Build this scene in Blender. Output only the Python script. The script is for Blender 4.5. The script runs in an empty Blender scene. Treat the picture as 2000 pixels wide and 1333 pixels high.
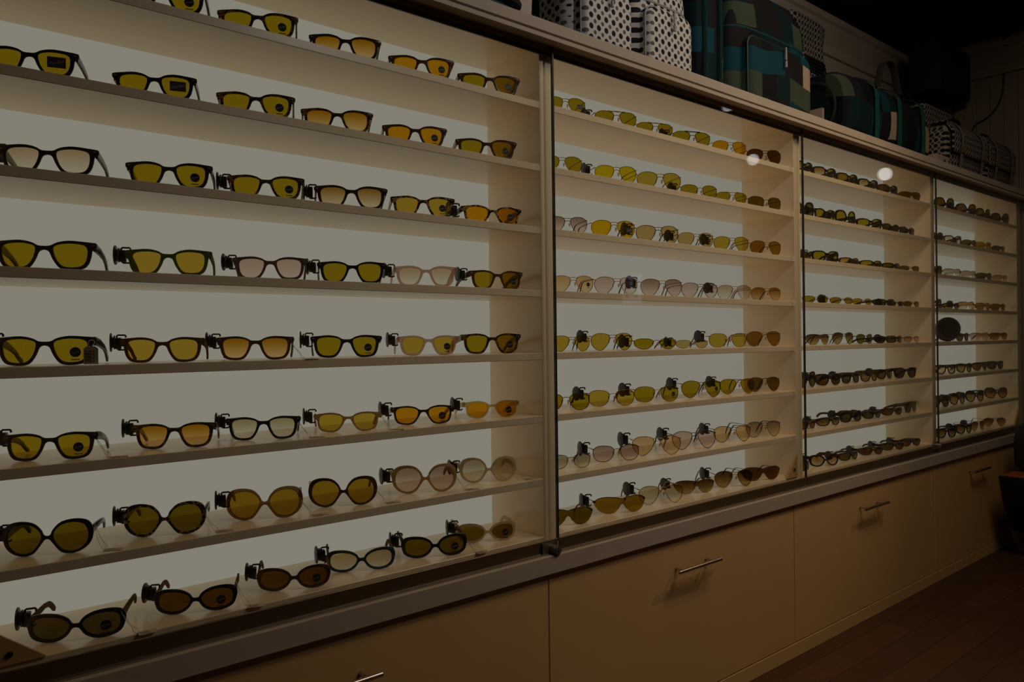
import bpy, bmesh, math, random
from mathutils import Vector, Matrix
random.seed(7)
scene = bpy.context.scene
COL = scene.collection
Z0 = 1.155                       # eye height above the floor
# ------------------------------------------------------------------ camera
F, YAW, PIT, ROL, CD = 1506.6, math.radians(40.5335), math.radians(-.0813), math.radians(-.6778), 1.5
FW = Vector((math.sin(YAW)*math.cos(PIT), math.cos(YAW)*math.cos(PIT), math.sin(PIT)))
R0 = Vector((math.cos(YAW), -math.sin(YAW), 0)); U0 = R0.cross(FW)
RI = R0*math.cos(ROL)+U0*math.sin(ROL); UP = -R0*math.sin(ROL)+U0*math.cos(ROL)
CAM = Vector((0, -CD, Z0))
cd = bpy.data.cameras.new('camera'); cam = bpy.data.objects.new('camera', cd); COL.objects.link(cam)
cd.sensor_width = 36; cd.lens = F/2000*36; cd.clip_start = .02
cam.matrix_world = Matrix(((RI.x, UP.x, -FW.x, CAM.x), (RI.y, UP.y, -FW.y, CAM.y), (RI.z, UP.z, -FW.z, CAM.z), (0, 0, 0, 1)))
scene.camera = cam
def ray(px, py): return FW*F+RI*(px-1000)-UP*(py-666.5)
def aty(px, py, y): d = ray(px, py); return CAM+d*((y-CAM.y)/d.y)
def atz(px, py, z): d = ray(px, py); return CAM+d*((z-CAM.z)/d.z)
def projx(p): d = p-CAM; return 1000+F*d.dot(RI)/d.dot(FW)
# ------------------------------------------------------------------ materials
MATS = {}
def newmat(name):
    m = bpy.data.materials.new(name); m.use_nodes = True; m.node_tree.nodes.clear(); MATS[name] = m
    N = m.node_tree.nodes; L = m.node_tree.links
    o = N.new('ShaderNodeOutputMaterial'); return m, N, L, o
def lin(c): return tuple((v/255/12.92 if v/255 <= .04045 else ((v/255+.055)/1.055)**2.4) for v in c)+(1,)
def pbr(name, col, rough=.5, metal=0, spec=.5, noise=0, nscale=30, stretch=(1, 1, 1), bump=0, col2=None):
    m, N, L, o = newmat(name); b = N.new('ShaderNodeBsdfPrincipled')
    b.inputs['Roughness'].default_value = rough; b.inputs['Metallic'].default_value = metal
    b.inputs['Specular IOR Level'].default_value = spec
    L.new(b.outputs[0], o.inputs[0]); c = col if len(col) == 4 else tuple(col)+(1,)
    if noise or bump or col2:
        tc = N.new('ShaderNodeTexCoord'); mp = N.new('ShaderNodeMapping'); mp.inputs['Scale'].default_value = stretch
        L.new(tc.outputs['Object'], mp.inputs[0]); n = N.new('ShaderNodeTexNoise'); n.inputs['Scale'].default_value = nscale
        n.inputs['Detail'].default_value = 4; L.new(mp.outputs[0], n.inputs['Vector'])
        r = N.new('ShaderNodeValToRGB'); r.color_ramp.elements[0].position = .35; r.color_ramp.elements[1].position = .65
        c2 = col2 if col2 else tuple(v*(1-noise) for v in c[:3])
        r.color_ramp.elements[0].color = tuple(c2[:3])+(1,); r.color_ramp.elements[1].color = c
        L.new(n.outputs[0], r.inputs[0]); L.new(r.outputs[0], b.inputs['Base Color'])
        if bump:
            bp = N.new('ShaderNodeBump'); bp.inputs['Strength'].default_value = bump; bp.inputs['Distance'].default_value = .002
            L.new(n.outputs[0], bp.inputs['Height']); L.new(bp.outputs[0], b.inputs['Normal'])
    else: b.inputs['Base Color'].default_value = c
    return m
def clearmat(name, tint, gloss=1.0, tint2=None, ior=1.5, z0=-.016, z1=.016, diff=0, dcol=(.5, .4, .3)):
    """see-through coloured sheet: tint is what each of its two faces lets through (top; tint2 = bottom of a graded tint)"""
    m, N, L, o = newmat(name); t = N.new('ShaderNodeBsdfTransparent'); g = N.new('ShaderNodeBsdfGlossy')
    g.inputs['Roughness'].default_value = .02; fr = N.new('ShaderNodeFresnel')
    ge = N.new('ShaderNodeNewGeometry'); im = N.new('ShaderNodeMapRange'); im.inputs['To Min'].default_value = ior; im.inputs['To Max'].default_value = 1/ior
    L.new(ge.outputs['Backfacing'], im.inputs['Value']); L.new(im.outputs[0], fr.inputs['IOR'])      # same reflectance from either face
    mx = N.new('ShaderNodeMixShader'); ml = N.new('ShaderNodeMath'); ml.operation = 'MULTIPLY'; ml.inputs[1].default_value = gloss
    L.new(fr.outputs[0], ml.inputs[0]); L.new(ml.outputs[0], mx.inputs[0]); L.new(t.outputs[0], mx.inputs[1]); L.new(g.outputs[0], mx.inputs[2])
    sq = lambda c: tuple(math.sqrt(v) for v in c[:3])+(1,)
    if tint2:
        tc = N.new('ShaderNodeTexCoord'); s = N.new('ShaderNodeSeparateXYZ'); L.new(tc.outputs['Object'], s.inputs[0])
        mr = N.new('ShaderNodeMapRange'); mr.inputs['From Min'].default_value = z0; mr.inputs['From Max'].default_value = z1
        L.new(s.outputs['Z'], mr.inputs['Value']); r = N.new('ShaderNodeMix'); r.data_type = 'RGBA'
        L.new(mr.outputs[0], r.inputs[0]); r.inputs[6].default_value = sq(tint2); r.inputs[7].default_value = sq(tint)
        L.new(r.outputs[2], t.inputs[0])
    else: t.inputs[0].default_value = sq(tint)
    out = mx.outputs[0]
    if diff:
        d = N.new('ShaderNodeBsdfDiffuse'); d.inputs[0].default_value = tuple(dcol)+(1,)
        tl = N.new('ShaderNodeBsdfTranslucent'); tl.inputs[0].default_value = tuple(dcol)+(1,)
        ad = N.new('ShaderNodeMixShader'); ad.inputs[0].default_value = .5; L.new(d.outputs[0], ad.inputs[1]); L.new(tl.outputs[0], ad.inputs[2])
        m2 = N.new('ShaderNodeMixShader'); m2.inputs[0].default_value = diff; L.new(out, m2.inputs[1]); L.new(ad.outputs[0], m2.inputs[2]); out = m2.outputs[0]
    L.new(out, o.inputs[0]); return m
def emit(name, col, s=1):
    m, N, L, o = newmat(name); e = N.new('ShaderNodeEmission'); e.inputs[0].default_value = tuple(col[:3])+(1,); e.inputs[1].default_value = s
    L.new(e.outputs[0], o.inputs[0]); return m
def tortoise(name, dark, light, scale=110, lo=.5, hi=.58):
    m, N, L, o = newmat(name); b = N.new('ShaderNodeBsdfPrincipled'); b.inputs['Roughness'].default_value = .22
    tc = N.new('ShaderNodeTexCoord'); n = N.new('ShaderNodeTexNoise'); n.inputs['Scale'].default_value = scale; n.inputs['Detail'].default_value = 1.5
    n.inputs['Distortion'].default_value = .8
    L.new(tc.outputs['Object'], n.inputs['Vector']); r = N.new('ShaderNodeValToRGB')
    r.color_ramp.elements[0].position = lo; r.color_ramp.elements[0].color = tuple(dark)+(1,)
    r.color_ramp.elements[1].position = hi; r.color_ramp.elements[1].color = tuple(light)+(1,)
    L.new(n.outputs[0], r.inputs[0]); L.new(r.outputs[0], b.inputs['Base Color']); L.new(b.outputs[0], o.inputs[0]); return m
LAM = (.985, .83, .59)
M_lam = pbr('cream_laminate', LAM, .28, spec=1.0, noise=.03, nscale=6)
M_base = pbr('warm_tinted_base_laminate', (.70, .45, .20), .5, noise=.05, nscale=5)  # shares the cornice's laminate; warm cast of dim tones put into its colour
M_corn = pbr('cream_trim_paint', (.50, .42, .345), .7, spec=.2, noise=.05, nscale=12)
M_panel = emit('light_panel', (.248, .236, .191), 1)
M_glass = clearmat('pane_glass', (.985, .985, .97), 1.0)
M_gedge = pbr('dark_glass_edge', (.02, .02, .012), .3)
M_track = pbr('dark_bronze_track', (.12, .075, .035), .35, metal=.3)
M_alu = pbr('brushed_aluminium', (.62, .55, .48), .3, metal=1, noise=.1, nscale=80, stretch=(1, 1, 30))
M_steel = pbr('brushed_steel', (.6, .55, .5), .28, metal=1)
M_lock = pbr('satin_lock_steel', (.3, .26, .22), .35, metal=.8)
M_black = pbr('black_plastic', (.012, .010, .008), .4)
M_card = pbr('cream_card', (.62, .52, .38), .7)
M_ink = pbr('dark_ink', (.02, .015, .01), .6)
M_string = pbr('white_string', (.7, .62, .5), .8)
M_stick = pbr('black_sticker', (.014, .011, .008), .5)
M_purp = pbr('plum_sticker', (.06, .035, .045), .6)
M_let = pbr('silver_lettering', (.42, .40, .36), .5)
FR = {
 'black': pbr('black_acetate', (.012, .009, .006), .2),
 'dark brown': pbr('dark_brown_acetate', (.05, .026, .008), .22, noise=.5, nscale=60),
 'brown': pbr('brown_acetate', (.11, .05, .014), .25, noise=.4, nscale=60),
 'horn brown': clearmat('horn_brown_acetate', (.02, .015, .005), .8, diff=.9, dcol=(0.24, 0.14, 0.025)),
 'tortoiseshell': tortoise('tortoise_acetate', (.028, .013, .003), (.24, .115, .02)),
 'spotted tortoiseshell': tortoise('spotted_acetate', (.016, .009, .003), (.42, .26, .09), 130, .52, .56),
 'green': clearmat('green_acetate', (.02, .015, .005), .8, diff=.9, dcol=(0.2, 0.26, 0.025)),
 'purple-grey': clearmat('purple_grey_acetate', (.02, .015, .005), .8, diff=.9, dcol=(0.28, 0.19, 0.16)),
 'pale pink': clearmat('pale_pink_acetate', (.75, .6, .5), .6, diff=.45, dcol=(.75, .52, .40)),
 'beige': clearmat('beige_acetate', (.02, .015, .005), .8, diff=.9, dcol=(0.72, 0.55, 0.26)),
 'cream': clearmat('cream_acetate', (.02, .015, .005), .8, diff=.9, dcol=(0.75, 0.62, 0.34)),
 'white': clearmat('white_acetate', (.02, .015, .005), .8, diff=.9, dcol=(0.9, 0.8, 0.56)),
 'clear yellow': clearmat('clear_yellow_acetate', (.75, .6, .25), .8, diff=.25, dcol=(.55, .4, .1)),
 'clear brown': clearmat('clear_brown_acetate', (.35, .18, .08), .8, diff=.35, dcol=(.2, .09, .03)),
 'blue': pbr('blue_acetate', (.022, .05, .07), .25),
 'gold': pbr('gold_wire', (.30, .19, .06), .3, metal=.9),
 'dark': pbr('gunmetal_wire', (.05, .035, .02), .35, metal=.7),
}
LE = {
 'olive': clearmat('olive_lens', (.47, .325, .009), .7),
 'light olive': clearmat('light_olive_lens', (.64, .44, .045), .7),
 'bright yellow': clearmat('bright_yellow_lens', (.78, .56, .006), .7),
 'dark olive': clearmat('dark_olive_lens', (.21, .14, .006), .8),
 'dark grey': clearmat('dark_grey_lens', (.12, .085, .02), .8),
 'dark brown': clearmat('dark_brown_lens', (.16, .075, .008), .8),
 'brown': clearmat('brown_lens', (.40, .23, .015), .7),
 'amber': clearmat('amber_lens', (.80, .36, .004), .7),
 'amber gradient': clearmat('amber_gradient_lens', (.52, .22, .003), .7, (.92, .62, .25)),
 'yellow-amber': clearmat('yellow_amber_lens', (.85, .50, .004), .7),
 'brown gradient': clearmat('brown_gradient_lens', (.42, .22, .03), .7, (.90, .72, .45)),
 'dark brown gradient': clearmat('dark_brown_gradient_lens', (.10, .045, .006), .8, (.52, .36, .12)),
 'smoky gradient': clearmat('smoky_gradient_lens', (.42, .34, .22), .7, (.85, .78, .55)),
 'faded brown': clearmat('faded_brown_lens', (.66, .48, .28), .7, (.92, .84, .70)),
 'pink': clearmat('pink_lens', (.72, .50, .40), .7, (.88, .70, .60)),
 'peach': clearmat('peach_lens', (.78, .48, .22), .7, (.90, .66, .35)),
 'mauve': clearmat('mauve_lens', (.42, .27, .20), .7, (.85, .66, .52)),
 'tan': clearmat('tan_lens', (.68, .46, .16), .7),
 'clear': clearmat('clear_gradient_lens', (.55, .45, .22), .7, (.95, .90, .75)),
}
# ------------------------------------------------------------------ mesh helpers
def box(bm, x0, x1, y0, y1, z0, z1, mi=0):
    v = [bm.verts.new((x, y, z)) for x in (x0, x1) for y in (y0, y1) for z in (z0, z1)]
    for q in ((0, 1, 3, 2), (4, 6, 7, 5), (0, 4, 5, 1), (2, 3, 7, 6), (0, 2, 6, 4), (1, 5, 7, 3)):
        f = bm.faces.new([v[i] for i in q]); f.material_index = mi
def bevel(bm, w, seg=1):
    bmesh.ops.bevel(bm, geom=list(bm.edges), offset=w, segments=seg, affect='EDGES', profile=.5)
def loft(bm, rings, closed=True, cap=True, mi=0):
    """skin a list of rings (each a list of points)"""
    vs = [[bm.verts.new(p) for p in r] for r in rings]; n = len(vs[0])
    for a, b in zip(vs, vs[1:]):
        for i in range(n if closed else n-1):
            j = (i+1) % n
            f = bm.faces.new((a[i], a[j], b[j], b[i])); f.material_index = mi
    if cap:
        for r in (vs[0][::-1], vs[-1]):
            f = bm.faces.new(r); f.material_index = mi
    return vs
def tube(bm, pts, rad, n=6, cyclic=False, mi=0, flat=1.0):
    pts = [Vector(p) for p in pts]; rings = []; N = len(pts); up = None
    for i, p in enumerate(pts):
        if cyclic: t = pts[(i+1) % N]-pts[i-1]
        else: t = pts[min(i+1, N-1)]-pts[max(i-1, 0)]
        t.normalize()
        if up is None: up = Vector((0, 0, 1)) if abs(t.z) < .9 else Vector((1, 0, 0))
        s = t.cross(up).normalized(); u = s.cross(t).normalized(); up = u
        r = rad[i] if isinstance(rad, (list, tuple)) else rad
        rings.append([p+(s*math.cos(a)+u*math.sin(a)*flat)*r for a in (2*math.pi*k/n for k in range(n))])
    if cyclic:
        vs = [[bm.verts.new(q) for q in r] for r in rings]
        for a in range(N):
            b = (a+1) % N
            for i in range(n):
                j = (i+1) % n; f = bm.faces.new((vs[a][i], vs[a][j], vs[b][j], vs[b][i])); f.material_index = mi
    else: loft(bm, rings, mi=mi)
def cyl(bm, p0, p1, r, n=16, mi=0, r1=None): tube(bm, [p0, p1], [r, r if r1 is None else r1], n, mi=mi)
def mesh(name, bm, mats, smooth=True, ang=40):
    bmesh.ops.recalc_face_normals(bm, faces=bm.faces)
    me = bpy.data.meshes.new(name); bm.to_mesh(me); bm.free()
    for m in (mats if isinstance(mats, (list, tuple)) else [mats]): me.materials.append(m)
    fin(me, smooth, ang); return me
def fin(me, smooth=True, ang=40):
    if smooth:
        me.polygons.foreach_set('use_smooth', [True]*len(me.polygons)); me.set_sharp_from_angle(angle=math.radians(ang))
def ob(name, me, parent=None, loc=None, rz=None, mat=None):
    o = bpy.data.objects.new(name, me); COL.objects.link(o)
    if parent: o.parent = parent
    if loc is not None: o.location = loc
    if rz is not None: o.rotation_euler = (0, 0, rz)
    if mat: o.material_slots[0].link = 'OBJECT'; o.material_slots[0].material = mat
    return o
def tag(o, label=None, cat=None, group=None, kind=None):
    for k, v in (('label', label), ('category', cat), ('group', group), ('kind', kind)):
        if v: o[k] = v
    if label: assert 4 <= len(label.split()) <= 16, label
    return o
def empty(name, loc, label, cat, group=None, rz=0):
    o = bpy.data.objects.new(name, None); COL.objects.link(o); o.location = loc; o.rotation_euler = (0, 0, rz); o.empty_display_size = .05
    return tag(o, label, cat, group)
def boxpart(name, parent, dims, mat, bv=.0012, org=(0, 0, 0)):
    bm = bmesh.new(); x0, x1, y0, y1, z0, z1 = dims
    box(bm, x0-org[0], x1-org[0], y0-org[1], y1-org[1], z0-org[2], z1-org[2])
    if bv: bevel(bm, bv)
    return ob(name, mesh(name, bm, mat, False), parent)
# ------------------------------------------------------------------ room shell
XE, YW, ZC = 5.28, .62, 2.95
XL, YF = -2.6, -5.0
M_wall = pbr('warm_grey_wall', (.68, .58, .50), .8, noise=.06, nscale=4)
M_ceil = pbr('black_ceiling', (.006, .005, .005), .9)
M_end = pbr('grey_panelling', (.30, .25, .21), .7, noise=.08, nscale=5, stretch=(1, 1, .2))
m, N, L, o = newmat('dark_wood_planks'); b = N.new('ShaderNodeBsdfPrincipled'); b.inputs['Roughness'].default_value = .5
tc = N.new('ShaderNodeTexCoord'); mp = N.new('ShaderNodeMapping'); mp.inputs['Rotation'].default_value = (0, 0, 0)
L.new(tc.outputs['Object'], mp.inputs[0]); br = N.new('ShaderNodeTexBrick'); br.inputs['Scale'].default_value = 1
br.inputs['Brick Width'].default_value = .9; br.inputs['Row Height'].default_value = .11; br.inputs['Mortar Size'].default_value = .0015
br.inputs['Color1'].default_value = (.13, .052, .022, 1); br.inputs['Color2'].default_value = (.09, .036, .015, 1); br.inputs['Mortar'].default_value = (.02, .01, .006, 1)
L.new(mp.outputs[0], br.inputs[0]); mp2 = N.new('ShaderNodeMapping'); mp2.inputs['Scale'].default_value = (3, 40, 1); L.new(tc.outputs['Object'], mp2.inputs[0])
no = N.new('ShaderNodeTexNoise'); no.inputs['Scale'].default_value = 3; no.inputs['Detail'].default_value = 6; L.new(mp2.outputs[0], no.inputs['Vector'])
mx = N.new('ShaderNodeMix'); mx.data_type = 'RGBA'; mx.blend_type = 'MULTIPLY'; mx.inputs[0].default_value = .6
L.new(br.outputs[0], mx.inputs[6]); L.new(no.outputs[0], mx.inputs[7]); L.new(mx.outputs[2], b.inputs['Base Color']); L.new(b.outputs[0], o.inputs[0])
M_floor = m
def struct(name, dims, mat):
    bm = bmesh.new(); box(bm, *dims); return tag(ob(name, mesh(name, bm, mat, False)), kind='structure')
struct('floor', (XL-.1, XE+.1, YF-.1, YW+.1, -.1, 0), M_floor)
struct('ceiling', (XL-.1, XE+.1, YF-.1, YW+.1, ZC, ZC+.1), M_ceil)
struct('wall_back', (XL-.1, XE+.1, YW, YW+.1, 0, ZC), M_wall)
struct('wall_left', (XL-.1, XL, YF, YW, 0, ZC), M_wall)
struct('wall_front', (XL-.1, XE+.1, YF-.1, YF, 0, ZC), M_wall)
bm = bmesh.new(); box(bm, XE+.006, XE+.1, YF, YW, 0, ZC)
y = YW
while y > -2.2:
    b2 = bmesh.new(); box(b2, XE-.004, XE+.006, y-.074, y, 0, ZC); bevel(b2, .003); me = bpy.data.meshes.new('t'); b2.to_mesh(me); b2.free(); bm.from_mesh(me); bpy.data.meshes.remove(me); y -= .075
box(bm, XE-.002, XE+.006, YF, y, 0, ZC)
tag(ob('wall_right', mesh('wall_right', bm, M_end, False)), kind='structure')
def crown(name, along_x):
    prof = [(0, 2.72), (.018, 2.72), (.024, 2.75), (.02, 2.77), (.034, 2.80), (.055, 2.845), (.06, 2.86), (.075, 2.87), (.078, 2.90), (0, 2.90)]
    bm = bmesh.new()
    if along_x: loft(bm, [[(x, YW-d, z) for d, z in prof] for x in (XL, XE-.085)])
    else: loft(bm, [[(XE-.005-d, y, z) for d, z in prof] for y in (YF, YW)])
    tag(ob(name, mesh(name, bm, M_end if not along_x else M_wall, True, 30)), kind='structure')
crown('trim_1', True); crown('trim_2', False)
# ------------------------------------------------------------------ lit display cabinets
SH = [z+Z0 for z in (.63024, .46383, .29742, .13101, -.0354, -.20181, -.36822, -.523)]
DEP, ZT = .2215, .772+Z0
YG = -.03
BAYS = [(.02, 1.388), (1.434, 2.674), (2.718, 3.926), (3.968, 5.157)]
POST = [(-.026, .02), (1.388, 1.411), (1.411, 1.434), (2.674, 2.696), (2.696, 2.718), (3.926, 3.947), (3.947, 3.968), (5.157, 5.215)]
CABN = ['nearest', 'second', 'third', 'farthest']
M_side = M_lam
CLAB = ['nearest backlit white display cabinet, thick dark plastic frames on its eight shelves',
        'second backlit white display cabinet, wire aviator sunglasses on its eight shelves',
        'third backlit white display cabinet, dark wraparound sunglasses on its eight shelves',
        'farthest backlit white display cabinet beside the panelled end wall']
GE = [aty(-120, 600, YG).x, aty(1084, 600, YG).x, aty(1571, 600, YG).x, aty(1831, 600, YG).x, 5.19]
CABS = []
ZB = SH[7]
for c in range(4):
    x0, x1 = BAYS[c]; pl, pr = POST[2*c][0], POST[2*c+1][1]
    org = ((x0+x1)/2, 0, ZB-.02)
    E_ = empty('display_cabinet', org, CLAB[c], 'display cabinet', 'backlit display cabinets along the wall'); CABS.append(E_)
    P = lambda n, d, m_, bv=.001: boxpart(n, E_, d, m_, bv, org)
    P('side_panel', (pl, x0, 0, DEP, ZB-.0285, ZT), M_side); P('side_panel', (x1, pr, 0, DEP, ZB-.0285, ZT), M_side)
    bp_ = P('back_panel', (pl, pr, DEP, DEP+.02, ZB-.0285, ZT), M_panel, 0); bp_['label'] = 'glowing white light panel'
    P('light_box', (pl, pr, DEP+.02, YW-.01, ZB-.0285, ZT), M_lam, 0)
    P('top_board', (pl, pr, -.008, YW-.01, ZT, ZT+.018), M_lam)
    P('bottom_board', (x0, x1, 0, DEP, ZB-.0285, ZB), M_lam)
    for k in range(7): P('shelf', (x0, x1, 0, DEP, SH[k]-.0185, SH[k]), M_lam)
    gl, gr = GE[c], GE[c+1]-.005
    d_ = P('glass_door', (gl+.005, gr-.004, YG, YG+.006, ZB-.008, ZT-.001), M_glass, 0)
    bm = bmesh.new(); 
    for a, b_ in ((gl, gl+.005),): box(bm, a-org[0], b_-org[0], YG-.0005, YG+.0065, ZB-.008-org[2], ZT-.001-org[2])
    ob('glass_edge', mesh('glass_edge', bm, M_gedge, False), d_)
    bm = bmesh.new(); zr0, zr1 = ZB-.028-org[2], ZB+.0015-org[2]
    box(bm, gl-org[0], gr-org[0], YG-.006, YG-.0005, zr0, zr1); bevel(bm, .001)
    ob('bottom_rail', mesh('bottom_rail', bm, M_track, False), d_)
    if c in (0, 2):
        bm = bmesh.new(); lx = aty(1083 if c == 0 else 1833, 1074 if c == 0 else 871, YG-.02)
        px_, pz_ = lx.x-org[0], lx.z-org[2]
        box(bm, px_-.034, px_+.010, YG-.0125, YG-.0065, pz_-.016, pz_+.018)
        cyl(bm, (px_, YG-.012, pz_), (px_, YG-.034, pz_), .0125, 20); cyl(bm, (px_, YG-.034, pz_), (px_, YG-.036, pz_), .009, 20)
        box(bm, px_-.001, px_+.001, YG-.0368, YG-.0358, pz_-.005, pz_+.005, 1)
        ob('lock', mesh('lock', bm, [M_lock, M_black], True, 35), d_)
    # triangular stiffener plates in the lower corners
    tri = None
    if c == 0: tri = [(x0+.001, ZB+.001), (.243, ZB+.001), (x0+.001, ZB+.175)]
    if c in (1, 3): tri = [(x1-.001, ZB+.001), (x1-.075, ZB+.001), (x1-.001, ZB+.088)]
    if tri:
        bm = bmesh.new(); loft(bm, [[(x-org[0], yy, z-org[2]) for x, z in tri] for yy in (-.004, .004)])
        cx_ = sum(t[0] for t in tri)/3; cz_ = sum(t[1] for t in tri)/3
        if c == 0: cx_, cz_ = .19, ZB+.018
        cyl(bm, (cx_-org[0], -.0035, cz_-org[2]), (cx_-org[0], -.007, cz_-org[2]), .005, 12, 1)
        ob('corner_plate', mesh('corner_plate', bm, [M_base, M_black], False), E_)
# cornice with its door track, one length over all four cabinets
XA, XB = -.3, XE-.006
def strip(name, prof, mat, parent=None, x0=XA, x1=XB, ang=30):
    bm = bmesh.new(); loft(bm, [[(x, a, b_) for a, b_ in prof] for x in (x0, x1)])
    return ob(name, mesh(name, bm, mat, True, ang), parent)
zt = ZT+.0185
co = strip('cornice', [(-.06, ZT+.001), (-.06, ZT+.012), (-.052, ZT+.0125), (-.052, ZT+.018), (-.06, ZT+.0185), (-.06, ZT+.046), (-.058, ZT+.048), (YW-.005, ZT+.048), (YW-.005, ZT+.019), (-.03, ZT+.019), (-.03, ZT+.001)], M_corn)
tag(co, 'long cream cornice board over the cabinets, bags standing on it', 'cornice')
TOPZ = ZT+.048
strip('door_track', [(-.0225, ZT-.006), (-.0225, ZT+.0005), (-.010, ZT+.0005), (-.010, ZT-.022), (-.014, ZT-.022), (-.014, ZT-.006), (-.018, ZT-.006), (-.018, ZT-.0115), (-.022, ZT-.0115), (-.022, ZT-.006)], M_track, co)
# counter ledge under the doors
zl = -.555+Z0
led = strip('counter_ledge', [(-.06, zl-.046), (-.06, zl-.002), (-.058, zl), (YW-.005, zl), (YW-.005, zl-.046)], M_corn)
tag(led, 'long cream counter ledge between glass doors and drawers below', 'counter')
bm = bmesh.new()
for a in (-.049, -.0385): box(bm, XA, XB, a, a+.002, zl, zl+.004)
box(bm, XA, XB, -.049, -.0365, zl, zl+.0008)
ob('bottom_track', mesh('bottom_track', bm, M_alu, False), led)
bm = bmesh.new(); box(bm, XA, XB, -.018, YW-.02, zl+.0005, ZB-.0287); ob('plinth_board', mesh('plinth_board', bm, M_base, False), led)
# drawer cabinets
SEAM = [.13, 1.358, 2.568, 3.82, 5.05]
YD = -.046
for c in range(4):
    a, b_ = SEAM[c], SEAM[c+1]; org = ((a+b_)/2, 0, .055)
    lab = ['beige drawer cabinet below the nearest display cabinet, handle at photo bottom edge', 'beige drawer cabinet with steel bar handle, below second display cabinet',
           'beige drawer cabinet with steel bar handle, below third display cabinet', 'beige drawer cabinet below farthest display cabinet, behind the orange bag'][c]
    E_ = empty('drawer_cabinet', org, lab, 'drawer cabinet', 'drawer cabinets under the display')
    boxpart('carcass', E_, (a+.0005, b_-.0005, YD+.019, YW-.02, .052, zl-.047), M_base, 0, org)
    d_ = boxpart('drawer_front', E_, (a+.0015, b_-.0015, YD, YD+.018, .054, zl-.050), M_base, .001, org)
    hx = [.735, 1.960, 3.150, 4.325][c]; hz = -.702+Z0+(.006*c)-org[2]; hx -= org[0]
    bm = bmesh.new()
    tube(bm, [(hx-.108, YD-.035, hz), (hx-.107, YD-.035, hz), (hx+.107, YD-.035, hz), (hx+.108, YD-.035, hz)], [.0045, .006, .006, .0045], 14)
    for s in (-1, 1): cyl(bm, (hx+s*.075, YD-.0005, hz), (hx+s*.075, YD-.034, hz), .0048, 12)
    h_ = ob('handle', mesh('handle', bm, M_steel, True, 50), d_); h_['label'] = 'steel bar handle'
tk = boxpart('toe_kick', None, (XA, XE-.006, YD-.001, YD+.02, 0.0005, .0505), M_base, .001); tag(tk, 'beige toe kick board along the floor under the drawers', 'toe kick')
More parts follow.
